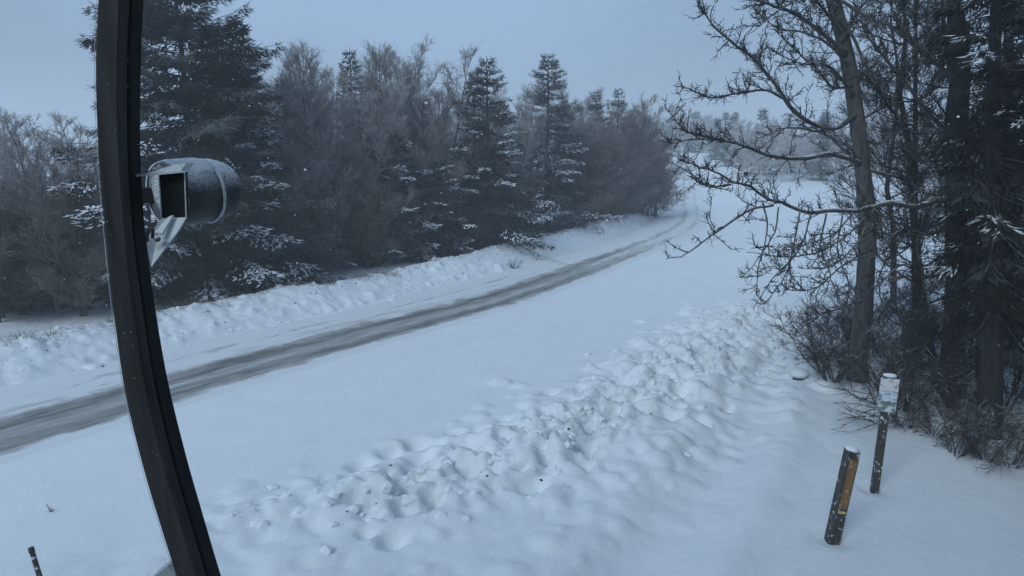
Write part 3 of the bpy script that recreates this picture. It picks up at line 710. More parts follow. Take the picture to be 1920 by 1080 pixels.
limbs = [
    (pl(((1616, 308), (1560, 291), (1500, 298), (1440, 290), (1390, 270), (1330, 255), (1290, 240), (1262, 203)), Yt, 12.8), 0.045, 1.0, 0.35),
    (pl(((1390, 270), (1345, 262), (1300, 262), (1246, 271)), 13.5, 12.6), 0.016, 0.9, 0),
    (pl(((1608, 310), (1575, 275), (1535, 248), (1470, 240), (1428, 252)), Yt, 15.5), 0.035, 0.9, 0),
    (pl(((1605, 215), (1560, 240), (1495, 212), (1450, 150), (1410, 105), (1370, 75), (1330, 45), (1297, 8)), Yt, 12.4), 0.045, 1.2, 0),
    (pl(((1470, 185), (1435, 172), (1385, 180), (1330, 186), (1272, 168)), 13.2, 12.5), 0.022, 1.3, 0),
    (pl(((1586, 100), (1535, 58), (1485, 25), (1425, 3), (1380, -25)), Yt, 13.4), 0.045, 1.4, 0),
    (pl(((1590, 120), (1550, 80), (1500, 60), (1450, 55), (1410, 28)), Yt, 15.6), 0.03, 1.4, 0),
    (pl(((1600, 180), (1560, 130), (1510, 110), (1460, 60)), Yt, 13.0), 0.028, 1.3, 0),
    (pl(((1570, 30), (1600, 70), (1627, 129), (1658, 156), (1671, 182), (1700, 250)), Yt, 14.0), 0.035, 0.9, 0),
    (pl(((1560, -10), (1620, 30), (1680, 60), (1740, 120), (1800, 160)), Yt, 13.6), 0.035, 1.4, 0),
    (pl(((1575, 60), (1545, 20), (1510, -10), (1465, 10), (1400, 60)), Yt, 13.2), 0.026, 1.6, 0),
    (pl(((1597, 160), (1560, 165), (1530, 130), (1490, 120), (1440, 95)), Yt, 13.6), 0.022, 1.5, 0),
    (pl(((1580, 80), (1610, 20), (1650, -20), (1700, -40)), Yt, 14.0), 0.026, 1.5, 0),
    (pl(((1540, -80), (1500, -60), (1450, -30), (1420, 20)), Yt, 13.6), 0.03, 1.3, 0),
    (pl(((1606, 230), (1660, 200), (1720, 190), (1790, 230)), Yt, 15.0), 0.03, 1.3, 0),
    (pl(((1610, 255), (1650, 270), (1700, 240), (1760, 280)), Yt, 14.4), 0.026, 1.3, 0),
    (pl(((1620, 318), (1680, 332), (1740, 358), (1800, 372)), Yt, 13.9), 0.035, 0.6, 0.6),
    (pl(((1626, 405), (1590, 440), (1540, 470), (1480, 480), (1410, 470)), Yt, 13.2), 0.02, 0.8, 0),
    (pl(((1625, 470), (1580, 500), (1530, 540), (1475, 545)), Yt, 13.0), 0.018, 0.8, 0),
    (pl(((1622, 560), (1580, 575), (1530, 590), (1490, 620)), Yt, 13.2), 0.016, 0.9, 0),
    (pl(((1626, 430), (1670, 440), (1720, 420), (1770, 450)), Yt, 14.8), 0.02, 1.2, 0),
]
near = limb_tree(limbs, (tp[0][0], Yt, tz), 81, M_bark, 'bare_tree', 'grey leafless tree with long crooked limbs reaching left over the road, right of the field', tp, [0.24, 0.20, 0.185, 0.175, 0.165, 0.155, 0.145, 0.135, 0.12, 0.10], M_bark, 1.0)
lf = Acc(); pL = at(1398, 325, 13.6) - np.array(near.location)
sprigs(lf, [pL + np.array([0, 0, .06]), pL + np.array([.03, 0, .05])], [(0.1, 0, -1), (0.3, 0.1, -1)], 0.16, 0.045)
tag(lf.build('dead_leaf', plain('dead leaf', (0.05, 0.03, 0.02), 0.8), near), 'single dark withered leaf hanging from a limb')

# second deciduous trunk, deeper in, that carries the long snowy limb across the road
Y2 = 12.9
tp2 = pl(((1772, 800), (1782, 700), (1790, 600), (1793, 500), (1791, 380), (1795, 260), (1800, 130), (1790, 0), (1785, -140)), Y2, Y2)
tz2 = gz(tp2[0][0], Y2); tp2[0][2] = tz2 - 0.2
limbs2 = [
    (pl(((1795, 366), (1773, 373), (1715, 388), (1662, 383), (1613, 397), (1555, 397), (1511, 402), (1467, 385), (1440, 381), (1400, 357), (1369, 351), (1330, 330), (1296, 322), (1258, 307)), Y2, 11.6), 0.046, 0.9, 0.5),
    (pl(((1450, 385), (1400, 397), (1335, 440), (1290, 470), (1254, 476)), 12.0, 11.5), 0.018, 0.6, 0),
    (pl(((1370, 346), (1330, 352), (1300, 330), (1262, 305)), 11.8, 11.3), 0.014, 1.2, 0),
    (pl(((1795, 260), (1740, 215), (1690, 150), (1640, 90), (1600, 20)), Y2, 12.0), 0.04, 1.3, 0),
    (pl(((1798, 160), (1750, 110), (1700, 60), (1660, -20)), Y2, 12.6), 0.035, 1.3, 0),
    (pl(((1792, 300), (1735, 300), (1690, 270), (1640, 215)), Y2, 13.6), 0.03, 1.2, 0),
    (pl(((1791, 420), (1740, 440), (1690, 430), (1640, 470), (1580, 480)), Y2, 12.4), 0.025, 1.3, 0),
    (pl(((1793, 500), (1740, 520), (1690, 500), (1640, 540), (1560, 560)), Y2, 12.2), 0.022, 1.2, 0),
    (pl(((1787, 640), (1740, 630), (1690, 600), (1650, 560)), Y2, 12.0), 0.02, 1.2, 0),
    (pl(((1795, 250), (1850, 200), (1910, 190), (1960, 150)), Y2, 12.0), 0.03, 1.2, 0.4),
    (pl(((1793, 330), (1850, 300), (1900, 310), (1960, 270)), Y2, 12.0), 0.025, 1.2, 0.5),
    (pl(((1790, 560), (1840, 540), (1890, 500), (1950, 520)), Y2, 11.6), 0.02, 1.2, 0.4),
    (pl(((1430, 375), (1440, 430), (1425, 500), (1420, 560)), 11.9, 11.7), 0.010, 0.7, 0),
    (pl(((1460, 388), (1450, 440), (1420, 490), (1395, 520)), 12.0, 11.7), 0.008, 0.7, 0),
    (pl(((1520, 402), (1500, 470), (1455, 525), (1420, 590)), 12.1, 11.7), 0.009, 0.8, 0),
    (pl(((1580, 400), (1570, 470), (1590, 540), (1575, 610)), 12.3, 12.0), 0.009, 0.9, 0),
    (pl(((1600, 398), (1560, 440), (1500, 460), (1450, 470)), 12.4, 12.0), 0.010, 0.9, 0),
    (pl(((1640, 390), (1610, 450), (1560, 500), (1500, 510)), 12.5, 12.1), 0.012, 1.0, 0),
    (pl(((1700, 388), (1690, 450), (1650, 520), (1660, 600)), 12.7, 12.3), 0.012, 1.1, 0),
    (pl(((1740, 383), (1720, 460), (1735, 540), (1700, 620)), 12.8, 12.5), 0.012, 1.1, 0),
    (pl(((1500, 396), (1490, 450), (1470, 520), (1430, 570)), 12.0, 11.6), 0.010, 0.7, 0),
    (pl(((1550, 400), (1540, 460), (1560, 520), (1530, 590)), 12.2, 11.8), 0.010, 0.8, 0),
]
limb_tree(limbs2, (tp2[0][0], Y2, tz2), 82, M_bark, 'bare_tree', 'dark-barked leafless tree whose long snowy low limb crosses in front of the grey trunk', tp2, [0.24, 0.21, 0.2, 0.19, 0.18, 0.17, 0.16, 0.14, 0.12], M_barkdark, 1.0)

# dark spruces filling the right edge
def edge_spruce(px, py, Y, tipy, r, seed, label, **kw):
    b = at(px, py, Y); t = at(px, tipy, Y); x = b[0]; z0 = gz(x, Y); h = t[2] - z0
    o = thing('spruce_tree', (x, Y, z0), label, 'tree'); o.rotation_euler = (0, math.atan2((t[0] - x) * 0.9, h), 0); tr, fo, sn = spruce_parts(seed, h, r, matn_d, **kw)
    tr.build('trunk', M_barkdark, o); fo.build('crown', M_needledark, o, False, {'frost': np.concatenate(fo.a)})
    if sn.n: tag(sn.build('snow', M_snow, o), kind='stuff')
    return o
matn_d = 1.2
edge_spruce(1850, 850, 11.4, -420, 1.05, 301, 'dark spruce at the right edge with a bare lower trunk above the bushes', bare_to=0.22, snow=0.07, pw=0.3, droop=0.65, sprig=0.15)
edge_spruce(1945, 830, 12.2, -380, 1.5, 302, 'dark spruce cut off by the right edge of the picture', bare_to=0.18, snow=0.07, pw=0.35, droop=0.6, sprig=0.15)
edge_spruce(1890, 740, 15.5, -340, 1.5, 303, 'dark spruce standing behind the others at the right edge', bare_to=0.10, snow=0.05, pw=0.4, droop=0.6, sprig=0.16)
M_dtwig = bark_material('dark twigs', (0.018, 0.0155, 0.013), (0.05, 0.044, 0.039), 0.5, 3)
for k_, (px_, py_, Y_, ty_, sp_, lb_) in enumerate(((1700, 700, 17.0, -160, 2.4, 'dark twiggy leafless tree behind and between the two large trunks'), (1765, 760, 14.6, -220, 2.0, 'dark twiggy leafless tree close behind the dark-barked trunk'), (1840, 780, 14.0, -260, 1.8, 'dark twiggy leafless tree tangled with the right edge spruces'), (1650, 650, 21.0, -60, 2.6, 'dark twiggy leafless tree seen past the right side of the grey trunk'))):
    b_ = at(px_, py_, Y_); t_ = at(px_ - 10, ty_, Y_); z0_ = gz(b_[0], Y_); h_ = t_[2] - z0_
    o = thing('bare_tree', (b_[0], Y_, z0_), lb_, 'tree'); o.rotation_euler = (0, math.atan2(t_[0] - b_[0], h_), 0)
    tr, cw = bare_parts(320 + k_, h_, sp_, 1.1, 0.35, 1, 0.8); tr.build('trunk', M_barkdark, o); cw.build('crown', M_dtwig, o)
yb = 12.5; cb = at(1717, 620, yb); zb_ = gz(cb[0], yb); sb = yb / F
o = thing('equipment_box', (cb[0], yb, zb_), 'dark green box on a short stake among the trunks above the trail sign', 'box'); M_box = plain('dark green paint', (0.018, 0.024, 0.020), .6, .3, 9); hb = cb[2] - zb_
o.rotation_euler = (0, 0.03, math.radians(-14))
a = Acc(); box(a, (0, 0, hb), (50 * sb, 30 * sb, 66 * sb), bev=.02); a.build('case', M_box, o)
a = Acc(); box(a, (0, -.02, hb + 34 * sb), (55 * sb, 36 * sb, 3.5 * sb), bev=.01); a.build('lid', M_box, o)
a = Acc(); box(a, (0, -15.4 * sb, hb - 2 * sb), (42 * sb, .012, 52 * sb), bev=.004); a.build('door', M_box, o)
a = Acc(); box(a, (0, 0, (hb - 33 * sb) / 2 - .1), (.09, .09, hb - 33 * sb + .2), bev=.006); a.build('stake', M_barkdark, o)

# bare bushes at the foot of these trees
shr = []
for k in range(4):
    rg = np.random.default_rng(400 + k); a = Acc(); tw = Acc()
    for st in range(11):
        an = rg.uniform(0, 6.28); e = norm(np.array([math.cos(an) * 0.7, math.sin(an) * 0.7, 1.0 + rg.normal(0, .2)])); L = rg.uniform(0.7, 1.7)
        pp = [np.array([math.cos(an), math.sin(an), -0.6]) * 0.08]
        for _ in range(6): e = norm(e + rg.normal(0, 0.22, 3)); pp.append(pp[-1] + e * L / 6)
        B = np.array(pp); tb = np.linspace(0, 1, 7); tube(a, B, 0.011 * (1 - tb) + 0.004, 4)
        for q in range(16):
            g = rg.uniform(0.15, 1); c0 = np.array([np.interp(g, tb, B[:, c]) for c in range(3)]); e2 = norm(norm(B[-1] - B[0]) + rg.normal(0, 0.7, 3)); l = rg.uniform(0.15, 0.55)
            p2 = [c0]
            for _ in range(3): e2 = norm(e2 + rg.normal(0, 0.3, 3)); p2.append(p2[-1] + e2 * l / 3)
            p2 = np.array(p2); tube(tw, p2, np.array([.006, .005, .004, .003]), 3)
            k3 = 7; g3 = rg.uniform(0.1, 1, k3); s3 = np.stack([np.interp(g3, np.linspace(0, 1, 4), p2[:, c]) for c in range(3)], 1)
            spikes(tw, s3, norm(norm(p2[-1] - p2[0])[None] + rg.normal(0, 0.7, (k3, 3))), rg.uniform(0.06, 0.22, k3), 0.0045)
    shr.append((a.mesh('stems', M_stem), tw.mesh('twigs', M_stem)))
UG, UL = 'bare bushes under the trees on the right', 'dark leafless twiggy bush deep among the trees on the right'
UOWN = {0: 'dark leafless bush left of the foot of the grey trunk, by the stump', 1: 'dark leafless bush growing against the foot of the grey trunk', 3: 'dark leafless bush right behind the top of the trail sign', 6: 'low dark bush at the foot of the dark-barked tree',
        9: 'low dark bush at the front under the right edge spruce', 10: 'low dark bush at the front in the right edge corner of the thicket', 14: 'dark leafless bush farthest left, reaching towards the path'}
spots = [(1560, 715), (1590, 690), (1645, 725), (1668, 765), (1700, 800), (1720, 745), (1752, 815), (1790, 850), (1815, 800), (1850, 860), (1895, 870), (1910, 820), (1700, 690), (1660, 670), (1540, 680), (1625, 650), (1580, 640), (1760, 720), (1800, 760), (1870, 790), (1740, 640), (1690, 610), (1640, 600), (1720, 580), (1780, 640), (1845, 700), (1900, 740)]
for k, (px, py) in enumerate(spots):
    g = G(px, py); o = thing('bare_shrub', (g[0], g[1], gz(g[0], g[1])), UOWN.get(k, UL), 'shrub', UG); m = shr[k % 4]
    link('stems', m[0], o); link('twigs', m[1], o); s = random.uniform(0.7, 1.1) * (0.72 if py > 790 else 1.25); o.scale = (s * 0.95, s * 0.95, s); o.rotation_euler = (0, 0, random.uniform(0, 6.28))
# straggling twigs lying out over the snow to the left of the sign
a = Acc(); tw = Acc(); rg = np.random.default_rng(7); g0 = G(1660, 800)
o = thing('bare_shrub', (g0[0], g0[1], gz(g0[0], g0[1])), 'low straggling bush whose thin twigs reach left past the trail sign', 'shrub')
for k in range(16):
    e = norm(np.array([-1.0, rg.normal(-0.1, 0.35), rg.uniform(0.0, 0.5)])); L = rg.uniform(0.6, 1.35); pp = [np.array([rg.normal(0, .12), rg.normal(0, .4), rg.uniform(0, 0.5)])]
    for _ in range(6): e = norm(e + rg.normal(0, 0.13, 3)); pp.append(pp[-1] + e * L / 6)
    B = np.array(pp); tb = np.linspace(0, 1, 7); tube(a, B, 0.007 * (1 - tb) + 0.003, 3); g3 = rg.uniform(0.2, 1, 14)
    s3 = np.stack([np.interp(g3, tb, B[:, c]) for c in range(3)], 1); spikes(tw, s3, norm(norm(B[-1] - B[0])[None] + rg.normal(0, 0.5, (14, 3))), rg.uniform(0.08, 0.3, 14), 0.0045)
a.build('stems', M_stem, o); tw.build('twigs', M_stem, o)
# dead bush on the far bank
g0 = G(965, 494, 0.2); o = thing('bare_shrub', (g0[0], g0[1], gz(g0[0], g0[1])), 'small dark tuft of dead stalks alone on the slope of the far bank', 'shrub')
o.scale = (0.38, 0.38, 0.38); link('stems', shr[1][0], o); link('twigs', shr[1][1], o)
# snowed-up stump by the path
g0 = G(1497, 715); z0 = gz(g0[0], g0[1]); o = thing('tree_stump', (g0[0], g0[1], z0), 'low snow-capped stump at the edge of the path', 'stump')
a = Acc(); tube(a, [(0, 0, -.1), (0, 0, .08), (0.01, 0, .12)], [.13, .11, .10], 10, .06, rg); a.build('stump', M_bark, o, True)
a = Acc(); V, Fc = blob(rg, 0.2, 3); a.add(V * np.array([.19, .18, .11]) + np.array([0, -.01, .14]), Fc); a.build('snow', M_snow, o, True)

# ------------------------------------------------------------------ marker posts
M_postwood = plain('weathered post wood', (0.055, 0.048, 0.043), 0.85, 0.45, 22, bumpy=0.6, stretch=(1, 1, .15), rime=(13, .58, .75))
M_orange = plain('ochre painted face', (0.24, 0.125, 0.045), 0.7, 0.4, 16, stretch=(1, 1, .3), rime=(16, .60, .6))
M_yellow = plain('faded yellow mark', (0.55, 0.42, 0.16), 0.7, 0.2, 20)
M_rime = snow_material('rime on wood')
pb = G(1560, 1008); pt_ = at(1586, 842, pb[1]); z0 = gz(pb[0], pb[1])
o = thing('marker_post', (pb[0], pb[1], z0), 'square wooden marker post with an ochre face standing alone in the snow', 'post')
hh = pt_[2] - z0; o.rotation_euler = (0, math.atan2(pt_[0] - pb[0], hh) + math.radians(3.5), math.radians(-4))
a = Acc(); box(a, (0, 0, hh / 2 - .15), (.15, .15, hh + .3), bev=.008); a.build('post', M_postwood, o)
a = Acc(); box(a, (0.006, -0.079, hh * .66), (.10, .008, hh * .52), bev=.002); a.build('face_panel', M_orange, o)
a = Acc(); box(a, (0.006, -0.079, hh * .365), (.10, .008, .035), bev=.002); a.build('mark', M_yellow, o)
a = Acc(); V, Fc = blob(rg, 0.15, 3); a.add(V * np.array([.085, .085, .035]) + np.array([0, 0, hh + .012]), Fc); a.build('snow', M_snow, o, True)

pb = G(1640, 915); pt_ = at(1668, 703, pb[1]); z0 = gz(pb[0], pb[1]); hh = pt_[2] - z0
o = thing('trail_sign', (pb[0], pb[1], z0), 'wooden trail sign post with small pink, blue and green plates before the bushes', 'sign')
o.rotation_euler = (0, math.atan2(pt_[0] - pb[0], hh), math.radians(-20))
a = Acc(); box(a, (0, 0, hh / 2 - .2), (.11, .11, hh + .3), bev=.008); a.build('post', M_postwood, o)
for nm, col, zc, ht in (('pink_plate', (0.33, 0.25, 0.26), hh - .13, .20), ('blue_plate', (0.20, 0.29, 0.40), hh - .315, .155), ('green_plate', (0.15, 0.22, 0.20), hh - .475, .145)):
    a = Acc(); box(a, (0, -.066, zc), (.245, .018, ht), bev=.006); p = a.build('plate', plain(nm, col, .5, .25, 12, rime=(9, .46, .72)), o); p['label'] = nm.replace('_', ' ') + ' on the sign post, crusted with rime'
a = Acc(); V, Fc = blob(rg, 0.15, 3); a.add(V * np.array([.095, .06, .03]) + np.array([0, -.02, hh + .0]), Fc); a.build('snow', M_snow, o, True)

# thin stake and stray sprig in the lower left corner
g0 = G(90, 1130); t = at(58, 1028, g0[1]); o = thing('stake', (g0[0], g0[1], gz(g0[0], g0[1]) - .05), 'thin dark stake leaning in the snow in the lower left corner', 'stake')
d = t - np.array(o.location); a = Acc(); tube(a, [(0, 0, -.1), d * .5, d * .97, d], [.028, .027, .026, .02], 8); a.build('rod', M_postwood, o, True)
a = Acc(); tube(a, [d * .93, d * 1.01], [.031, .03], 8); a.build('cap', plain('dark cap', (.03, .03, .03), .5), o, True)
g0 = G(95, 960); a = Acc(); z0 = gz(g0[0], g0[1])
for e, l in (((-.35, 0, 1), .12), ((.6, 0, .5), .09), ((.1, .2, 1), .07)): tube(a, [(0, 0, -.03), np.array(e) * l * .6, np.array(e) * l], [.008, .007, .004], 4)
s = a.build('sprig', M_stem); s.location = (g0[0], g0[1], z0); tag(s, 'tiny dead sprig poking out of smooth snow left of the pole', 'sprig')

# ------------------------------------------------------------------ the pole close by on the left, and its drum housing
M_pole = plain('dark creosoted timber', (0.05, 0.049, 0.048), 0.8, 0.5, 18, spec=0.2, bumpy=0.5, stretch=(1, 1, .08))
M_pole_shaded = plain('timber with side shade', (0.020, 0.0195, 0.019), 0.8, 0.4, 18, spec=0.15, bumpy=0.5, stretch=(1, 1, .08))  # same timber as the front, shade of the side face put into the colour
YP = 1.9
ys = [-120, 0, 130, 300, 450, 580, 735, 880, 1000, 1085]
le = [190, 183, 178, 184, 197, 211, 233, 268, 304, 331]
re = [273, 268, 264, 265, 275, 292, 318, 352, 385, 409]
DP = 0.115
def pole_board(g0, g1, inset=0.0):
    """one board of the pole: a slice g0..g1 of its depth, following the bow"""
    wv = norm(np.array([1.0, 0, 0]))
    A = smooth_line([at(l, y, YP) for y, l, r in zip(ys, le, re)], 44); B = smooth_line([at(l + (r - l) * .50, y, YP) for y, l, r in zip(ys, le, re)], 44); Cc = smooth_line([at(r, y, YP + DP) for y, l, r in zip(ys, le, re)], 44)
    for a_ in (B, Cc): a_[:, 2] = A[:, 2]
    Dd_ = A + np.array([0, DP, 0]); ext = []
    for a_ in (A, B, Cc, Dd_):
        d_ = (A[-1] - A[-3]) / abs(A[-1][2] - A[-3][2]); lo = A[-1][2] + 0.1; ext.append(np.concatenate([a_, [a_[-1] + d_ * lo * k for k in (.25, .5, .75, 1.0)]]))
    A, B, Cc, Dd_ = ext
    fl, fr_ = A + (Dd_ - A) * g0, B + (Cc - B) * g0; bl, br2 = A + (Dd_ - A) * g1, B + (Cc - B) * g1
    ins = wv * inset; c = .004; cx_ = wv * c; cy_ = np.array([0, c, 0])
    ring = [fl + ins + cy_, fl + ins + cx_, fr_ - ins - cx_, fr_ - ins + cy_, br2 - ins - cy_, br2 - ins - cx_, bl + ins + cx_, bl + ins - cy_]
    n = len(A); K = len(ring); V = np.stack(ring, 1).reshape(-1, 3); i = np.arange(n - 1)[:, None] * K; j = np.arange(K)[None]; j2 = (j + 1) % K
    q = np.stack([i + j, i + K + j2, i + j2, i + j, i + K + j, i + K + j2], -1).reshape(-1, 3)
    e = np.array([(0, a, a + 1) for a in range(1, K - 1)]); m = (n - 1) * K
    return V, np.concatenate([q, e, m + e[:, ::-1]])
V1, F1 = pole_board(0.0, 0.40); V2, F2 = pole_board(0.47, 1.0); V3, F3 = pole_board(0.38, 0.49, 0.012)
bx_ = V1[-3:].mean(0); zb = gz(bx_[0], bx_[1])
pole = thing('timber_pole', (bx_[0], bx_[1], zb), 'dark bowed timber pole standing close by on the left', 'pole')
pv = np.array(pole.location)
for V, Fc, m in ((V1, F1, M_pole), (V2, F2, M_pole_shaded)):
    a = Acc(); a.add(V - pv, Fc); a.build('board', m, pole, True)
    pole.children[-1].data.polygons.foreach_set('use_smooth', np.zeros(len(Fc), bool))
a = Acc(); a.add(V3 - pv, F3); a.build('core', M_pole_shaded, pole)
# thin icy arris on the left edge
A = smooth_line([at(l - 1.0, y, YP + .004) for y, l in zip(ys, le)], 50); a = Acc(); tube(a, A - pv, 0.0006 + .0005 * np.random.default_rng(1).uniform(0, 1, 50), 5); a.build('ice_edge', M_rime, pole, True)
a = Acc(); rg = np.random.default_rng(12)
for k in range(30):
    y = rg.uniform(0, 1080); f = rg.uniform(.06, .46) if k % 3 else rg.uniform(.55, .95); l, r = np.interp(y, ys, le), np.interp(y, ys, re); p = at(l + (r - l) * f, y, YP - .001 + (DP * (f - .5) * 2 if f > .5 else 0)); V, Fc = blob(rg, .3, 1)
    a.add(V * rg.uniform(.0005, .0017) * np.array([1, .6, 1]) + p - pv, Fc)
tag(a.build('snow_specks', M_rime, pole, True), None, None, None, 'stuff')

# drum housing (axis runs from the near left to the far right)
M_drum = plain('dark enamelled drum', (0.075, 0.075, 0.076), 0.6, 0.3, 14, spec=0.25, rime=(150, .40, .85, 1))
M_black = plain('black inside', (0.006, 0.006, 0.007), 0.7, 0.2, 10)
M_steel = plain('frosted metal band', (0.62, 0.65, 0.68), 0.6, 0.25, 30, metallic=0.0, rime=(60, .45, .8))
M_plate = plain('pale frosted sheet metal', (0.74, 0.77, 0.80), 0.6, 0.15, 18)
YH = 2.15; sc = YH / F                               # metres per photograph pixel at this distance
hc_ = at(352, 362, YH)
hous = thing('lamp_housing', tuple(hc_), 'dark drum housing with snowy top and black square mouth fixed to the pole', 'housing')
ax = norm(np.array([0.52, 0.85, 0.05])); upv = norm(np.array([-0.03, 0.10, 1.0])); sdv = norm(np.cross(upv, ax)); upv = np.cross(ax, sdv)   # sdv points to the far left
RB = np.stack([ax, sdv, upv], 1)
def lathe(acc, prof, seg=40, a0=0.0, a1=2 * math.pi):
    """prof: (along axis, radius) pairs"""
    n = len(prof); th = np.linspace(a0, a1, seg + 1); V = []
    for s_, r_ in prof:
        V.append(np.stack([np.full(seg + 1, s_), np.cos(th) * r_, np.sin(th) * r_], 1))
    V = np.concatenate(V) @ RB.T; i = np.arange(n - 1)[:, None] * (seg + 1); j = np.arange(seg)[None]
    q = np.stack([i + j, i + j + 1, i + seg + 2 + j, i + j, i + seg + 2 + j, i + seg + 1 + j], -1).reshape(-1, 3); acc.add(V, q)
R = 58 * sc
a = Acc(); lathe(a, [(-.074, 0), (-.074, R * .93), (-.070, R * .985), (-.065, R), (.064, R), (.064, 0)]); a.build('drum', M_drum, hous, True)
for s0 in (-.074, .056):
    a = Acc(); lathe(a, [(s0, R * 1.0), (s0 - .002, R * 1.04), (s0 + .004, R * 1.06), (s0 + .009, R * 1.04), (s0 + .010, R)], 48); a.build('rim', M_steel, hous, True)
a = Acc(); lathe(a, [(.064, R * .94), (.12, R * .93), (.140, R * .84), (.155, R * .60), (.162, 0)]); a.build('rear_cap', M_drum, hous, True)
# snow lying on drum and cap, thickest along the top
def snow_cap(s0, s1, r0, r1, wid, thick, seed):
    rg = np.random.default_rng(seed); ns_, nt_ = 44, 40; edg = np.interp(np.arange(45), np.arange(0, 45, 11), rg.normal(0, .08, 5)); ed2 = np.interp(np.arange(45), np.arange(0, 45, 11), rg.normal(0, .08, 5)); V = []
    for i in range(ns_ + 1):
        s_ = s0 + (s1 - s0) * i / ns_; rr = r0 + (r1 - r0) * (i / ns_) ** 2
        for j in range(nt_ + 1):
            q = -1 + 2 * j / nt_; th = math.pi / 2 + q * wid * (1 + (edg[i] if q > 0 else ed2[i]) * abs(q))
            e = max(0.0, 1 - q * q) ** .6 * min(1, 6 * i / ns_ + .25, 6 * (1 - i / ns_) + .1); r = rr * 1.0 + thick * e + rg.normal(0, .0006) + (-.002 if e < .05 else .0012)
            V.append((s_, math.cos(th) * r, math.sin(th) * r))
    V = np.array(V) @ RB.T; i = np.arange(ns_)[:, None] * (nt_ + 1); j = np.arange(nt_)[None]
    return V, np.stack([i + j, i + j + 1, i + nt_ + 2 + j, i + j, i + nt_ + 2 + j, i + nt_ + 1 + j], -1).reshape(-1, 3)
for args in ((-.070, .054, R, R, 1.0, .008, 3), (.068, .150, R * .94, R * .66, 1.15, .009, 5)):
    a = Acc(); a.add(*snow_cap(*args)); a.build('snow', M_snow, hous, True)
# square black mouth let into the near side, with its visor and the bracket plate under it
def P_(px, py, y): return at(px, py, y) - hc_
a = Acc()
cn = [P_(299, 328, 2.01), P_(347, 323, 1.99), P_(350, 409, 1.99), P_(304, 412, 2.01)]; bk = [p + np.array([-.016, .05, 0]) for p in cn]
a.add(np.array(cn + bk), [(0, 2, 1), (0, 3, 2), (0, 1, 5), (0, 5, 4), (1, 2, 6), (1, 6, 5), (2, 3, 7), (2, 7, 6), (3, 0, 4), (3, 4, 7), (4, 5, 6), (4, 6, 7)]); a.build('mouth', M_black, hous)
for p, q in ((cn[0], cn[3]), (cn[1], cn[2])):
    fr = Acc(); tube(fr, [p + np.array([0, -.003, 0]), q + np.array([0, -.003, 0])], .0018, 6); fr.build('mouth_frame', M_steel, hous)
def slab(name, pts, th, m, parent):
    P = np.array(pts); n = len(P); nrm = norm(np.cross(P[1] - P[0], P[2] - P[0])); a = Acc(); V = np.concatenate([P + nrm * th / 2, P - nrm * th / 2])
    f = [(0, k, k + 1) for k in range(1, n - 1)] + [(n, n + k + 1, n + k) for k in range(1, n - 1)]
    for k in range(n): k2 = (k + 1) % n; f += [(k, n + k, n + k2), (k, n + k2, k2)]
    a.add(V, f); return a.build(name, m, parent)
slab('visor', [P_(255, 330, 1.975), P_(347, 322, 1.965), P_(352, 318, 2.04), P_(298, 324, 2.05)], .004, M_plate, hous)
slab('visor_snow', [P_(258, 328, 2.0), P_(347, 320, 2.0), P_(356, 306, 2.0), P_(336, 308, 2.0), P_(312, 315, 2.0), P_(290, 322, 2.0)], .05, M_snow, hous)
br_ = slab('bracket', [P_(304, 410, 2.0), P_(350, 408, 1.985), P_(336, 432, 1.97), P_(284, 501, 1.93), P_(277, 462, 1.94), P_(277, 446, 1.95)], .005, M_plate, hous)
slab('bracket_rib', [P_(316, 408, 1.985), P_(326, 404, 1.98), P_(304, 440, 1.945), P_(290, 437, 1.945)], .006, M_snow, hous)
a = Acc(); tube(a, [P_(277, 452, 1.93), P_(275, 438, 1.92), P_(280, 428, 1.92), P_(287, 430, 1.92), P_(286, 446, 1.93)], .0045, 8); a.build('hook', plain('dark iron', (.05, .045, .04), .5), hous, True)
a = Acc(); tube(a, [P_(295, 448, 1.925), P_(295, 448, 1.945)], .009, 12); a.build('bolt', M_drum, hous, True)
a = Acc()
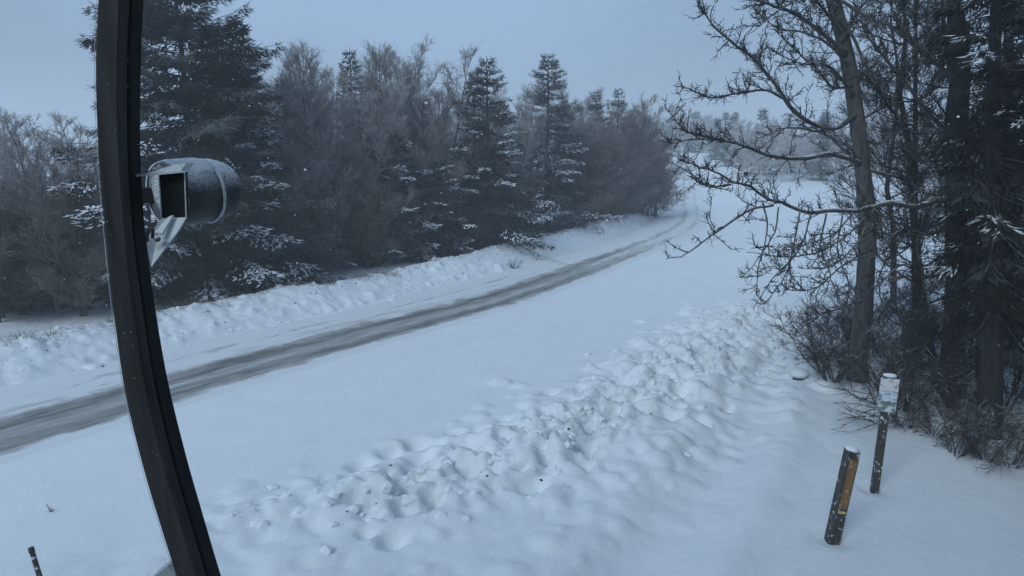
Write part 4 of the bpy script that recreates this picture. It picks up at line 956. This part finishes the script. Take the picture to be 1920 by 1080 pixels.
for x, y, l in ((360, 421, 10), (365, 423, 7), (376, 424, 6), (383, 421, 4)): spikes(a, [P_(x, y - 4, YH - .02)], [(0.1, 0, -1)], l * sc * 1.4, .005)
a.build('icicles', M_rime, hous)
# arm tying the drum to the pole
a = Acc(); box(a, P_(283, 366, 2.14), (.10, .035, .05), bev=.004); a.build('arm', M_black, hous)

# pale junction box behind the foot of the pole
q = at(318, 1075, 2.05); jb = thing('junction_box', tuple(q), 'pale plastic box mounted behind the lower part of the pole', 'box')
M_jb = plain('pale plastic', (0.42, 0.45, 0.46), 0.45, 0.12, 8)
ang = math.radians(-38); Rr = np.array([[math.cos(ang), 0, math.sin(ang)], [0, 1, 0], [-math.sin(ang), 0, math.cos(ang)]])
a = Acc(); box(a, (0, .02, -.02), (.085, .06, .085), Rr, .006); a.build('case', M_jb, jb)
a = Acc(); box(a, (0, -.014, -.02), (.089, .012, .089), Rr, .004); a.build('lid', M_jb, jb)

# ------------------------------------------------------------------ falling snow and the air
a = Acc(); rg = np.random.default_rng(99); V, Fc = blob(rg, 0.25, 1); n = 0
while n < 900:
    p = np.array([rg.uniform(-14, 14), rg.uniform(4, 26), rg.uniform(0.3, 10)])
    if abs(p[0]) > p[1] * 0.9: continue
    a.add(V * rg.uniform(.004, .009) * np.array([1.2, 1, 1]) + p, Fc); n += 1
tag(a.build('falling_snow', M_snow), 'snowflakes drifting through the air', kind='stuff')

hz = Acc(); box(hz, (0, 350, 15), (1900, 1400, 42)); hm = bpy.data.materials.new('haze'); hm.use_nodes = True; nt = hm.node_tree; nt.nodes.clear()
ov = nt.nodes.new('ShaderNodeOutputMaterial'); pv_ = nt.nodes.new('ShaderNodeVolumePrincipled'); pv_.inputs['Density'].default_value = HAZE_DENSITY; pv_.inputs['Color'].default_value = (0.93, 0.95, 0.97, 1); pv_.inputs['Anisotropy'].default_value = 0.2
nt.links.new(pv_.outputs[0], ov.inputs['Volume'])
tag(hz.build('haze', hm), 'pale wintry haze of blown snow hanging over the whole place', kind='stuff')
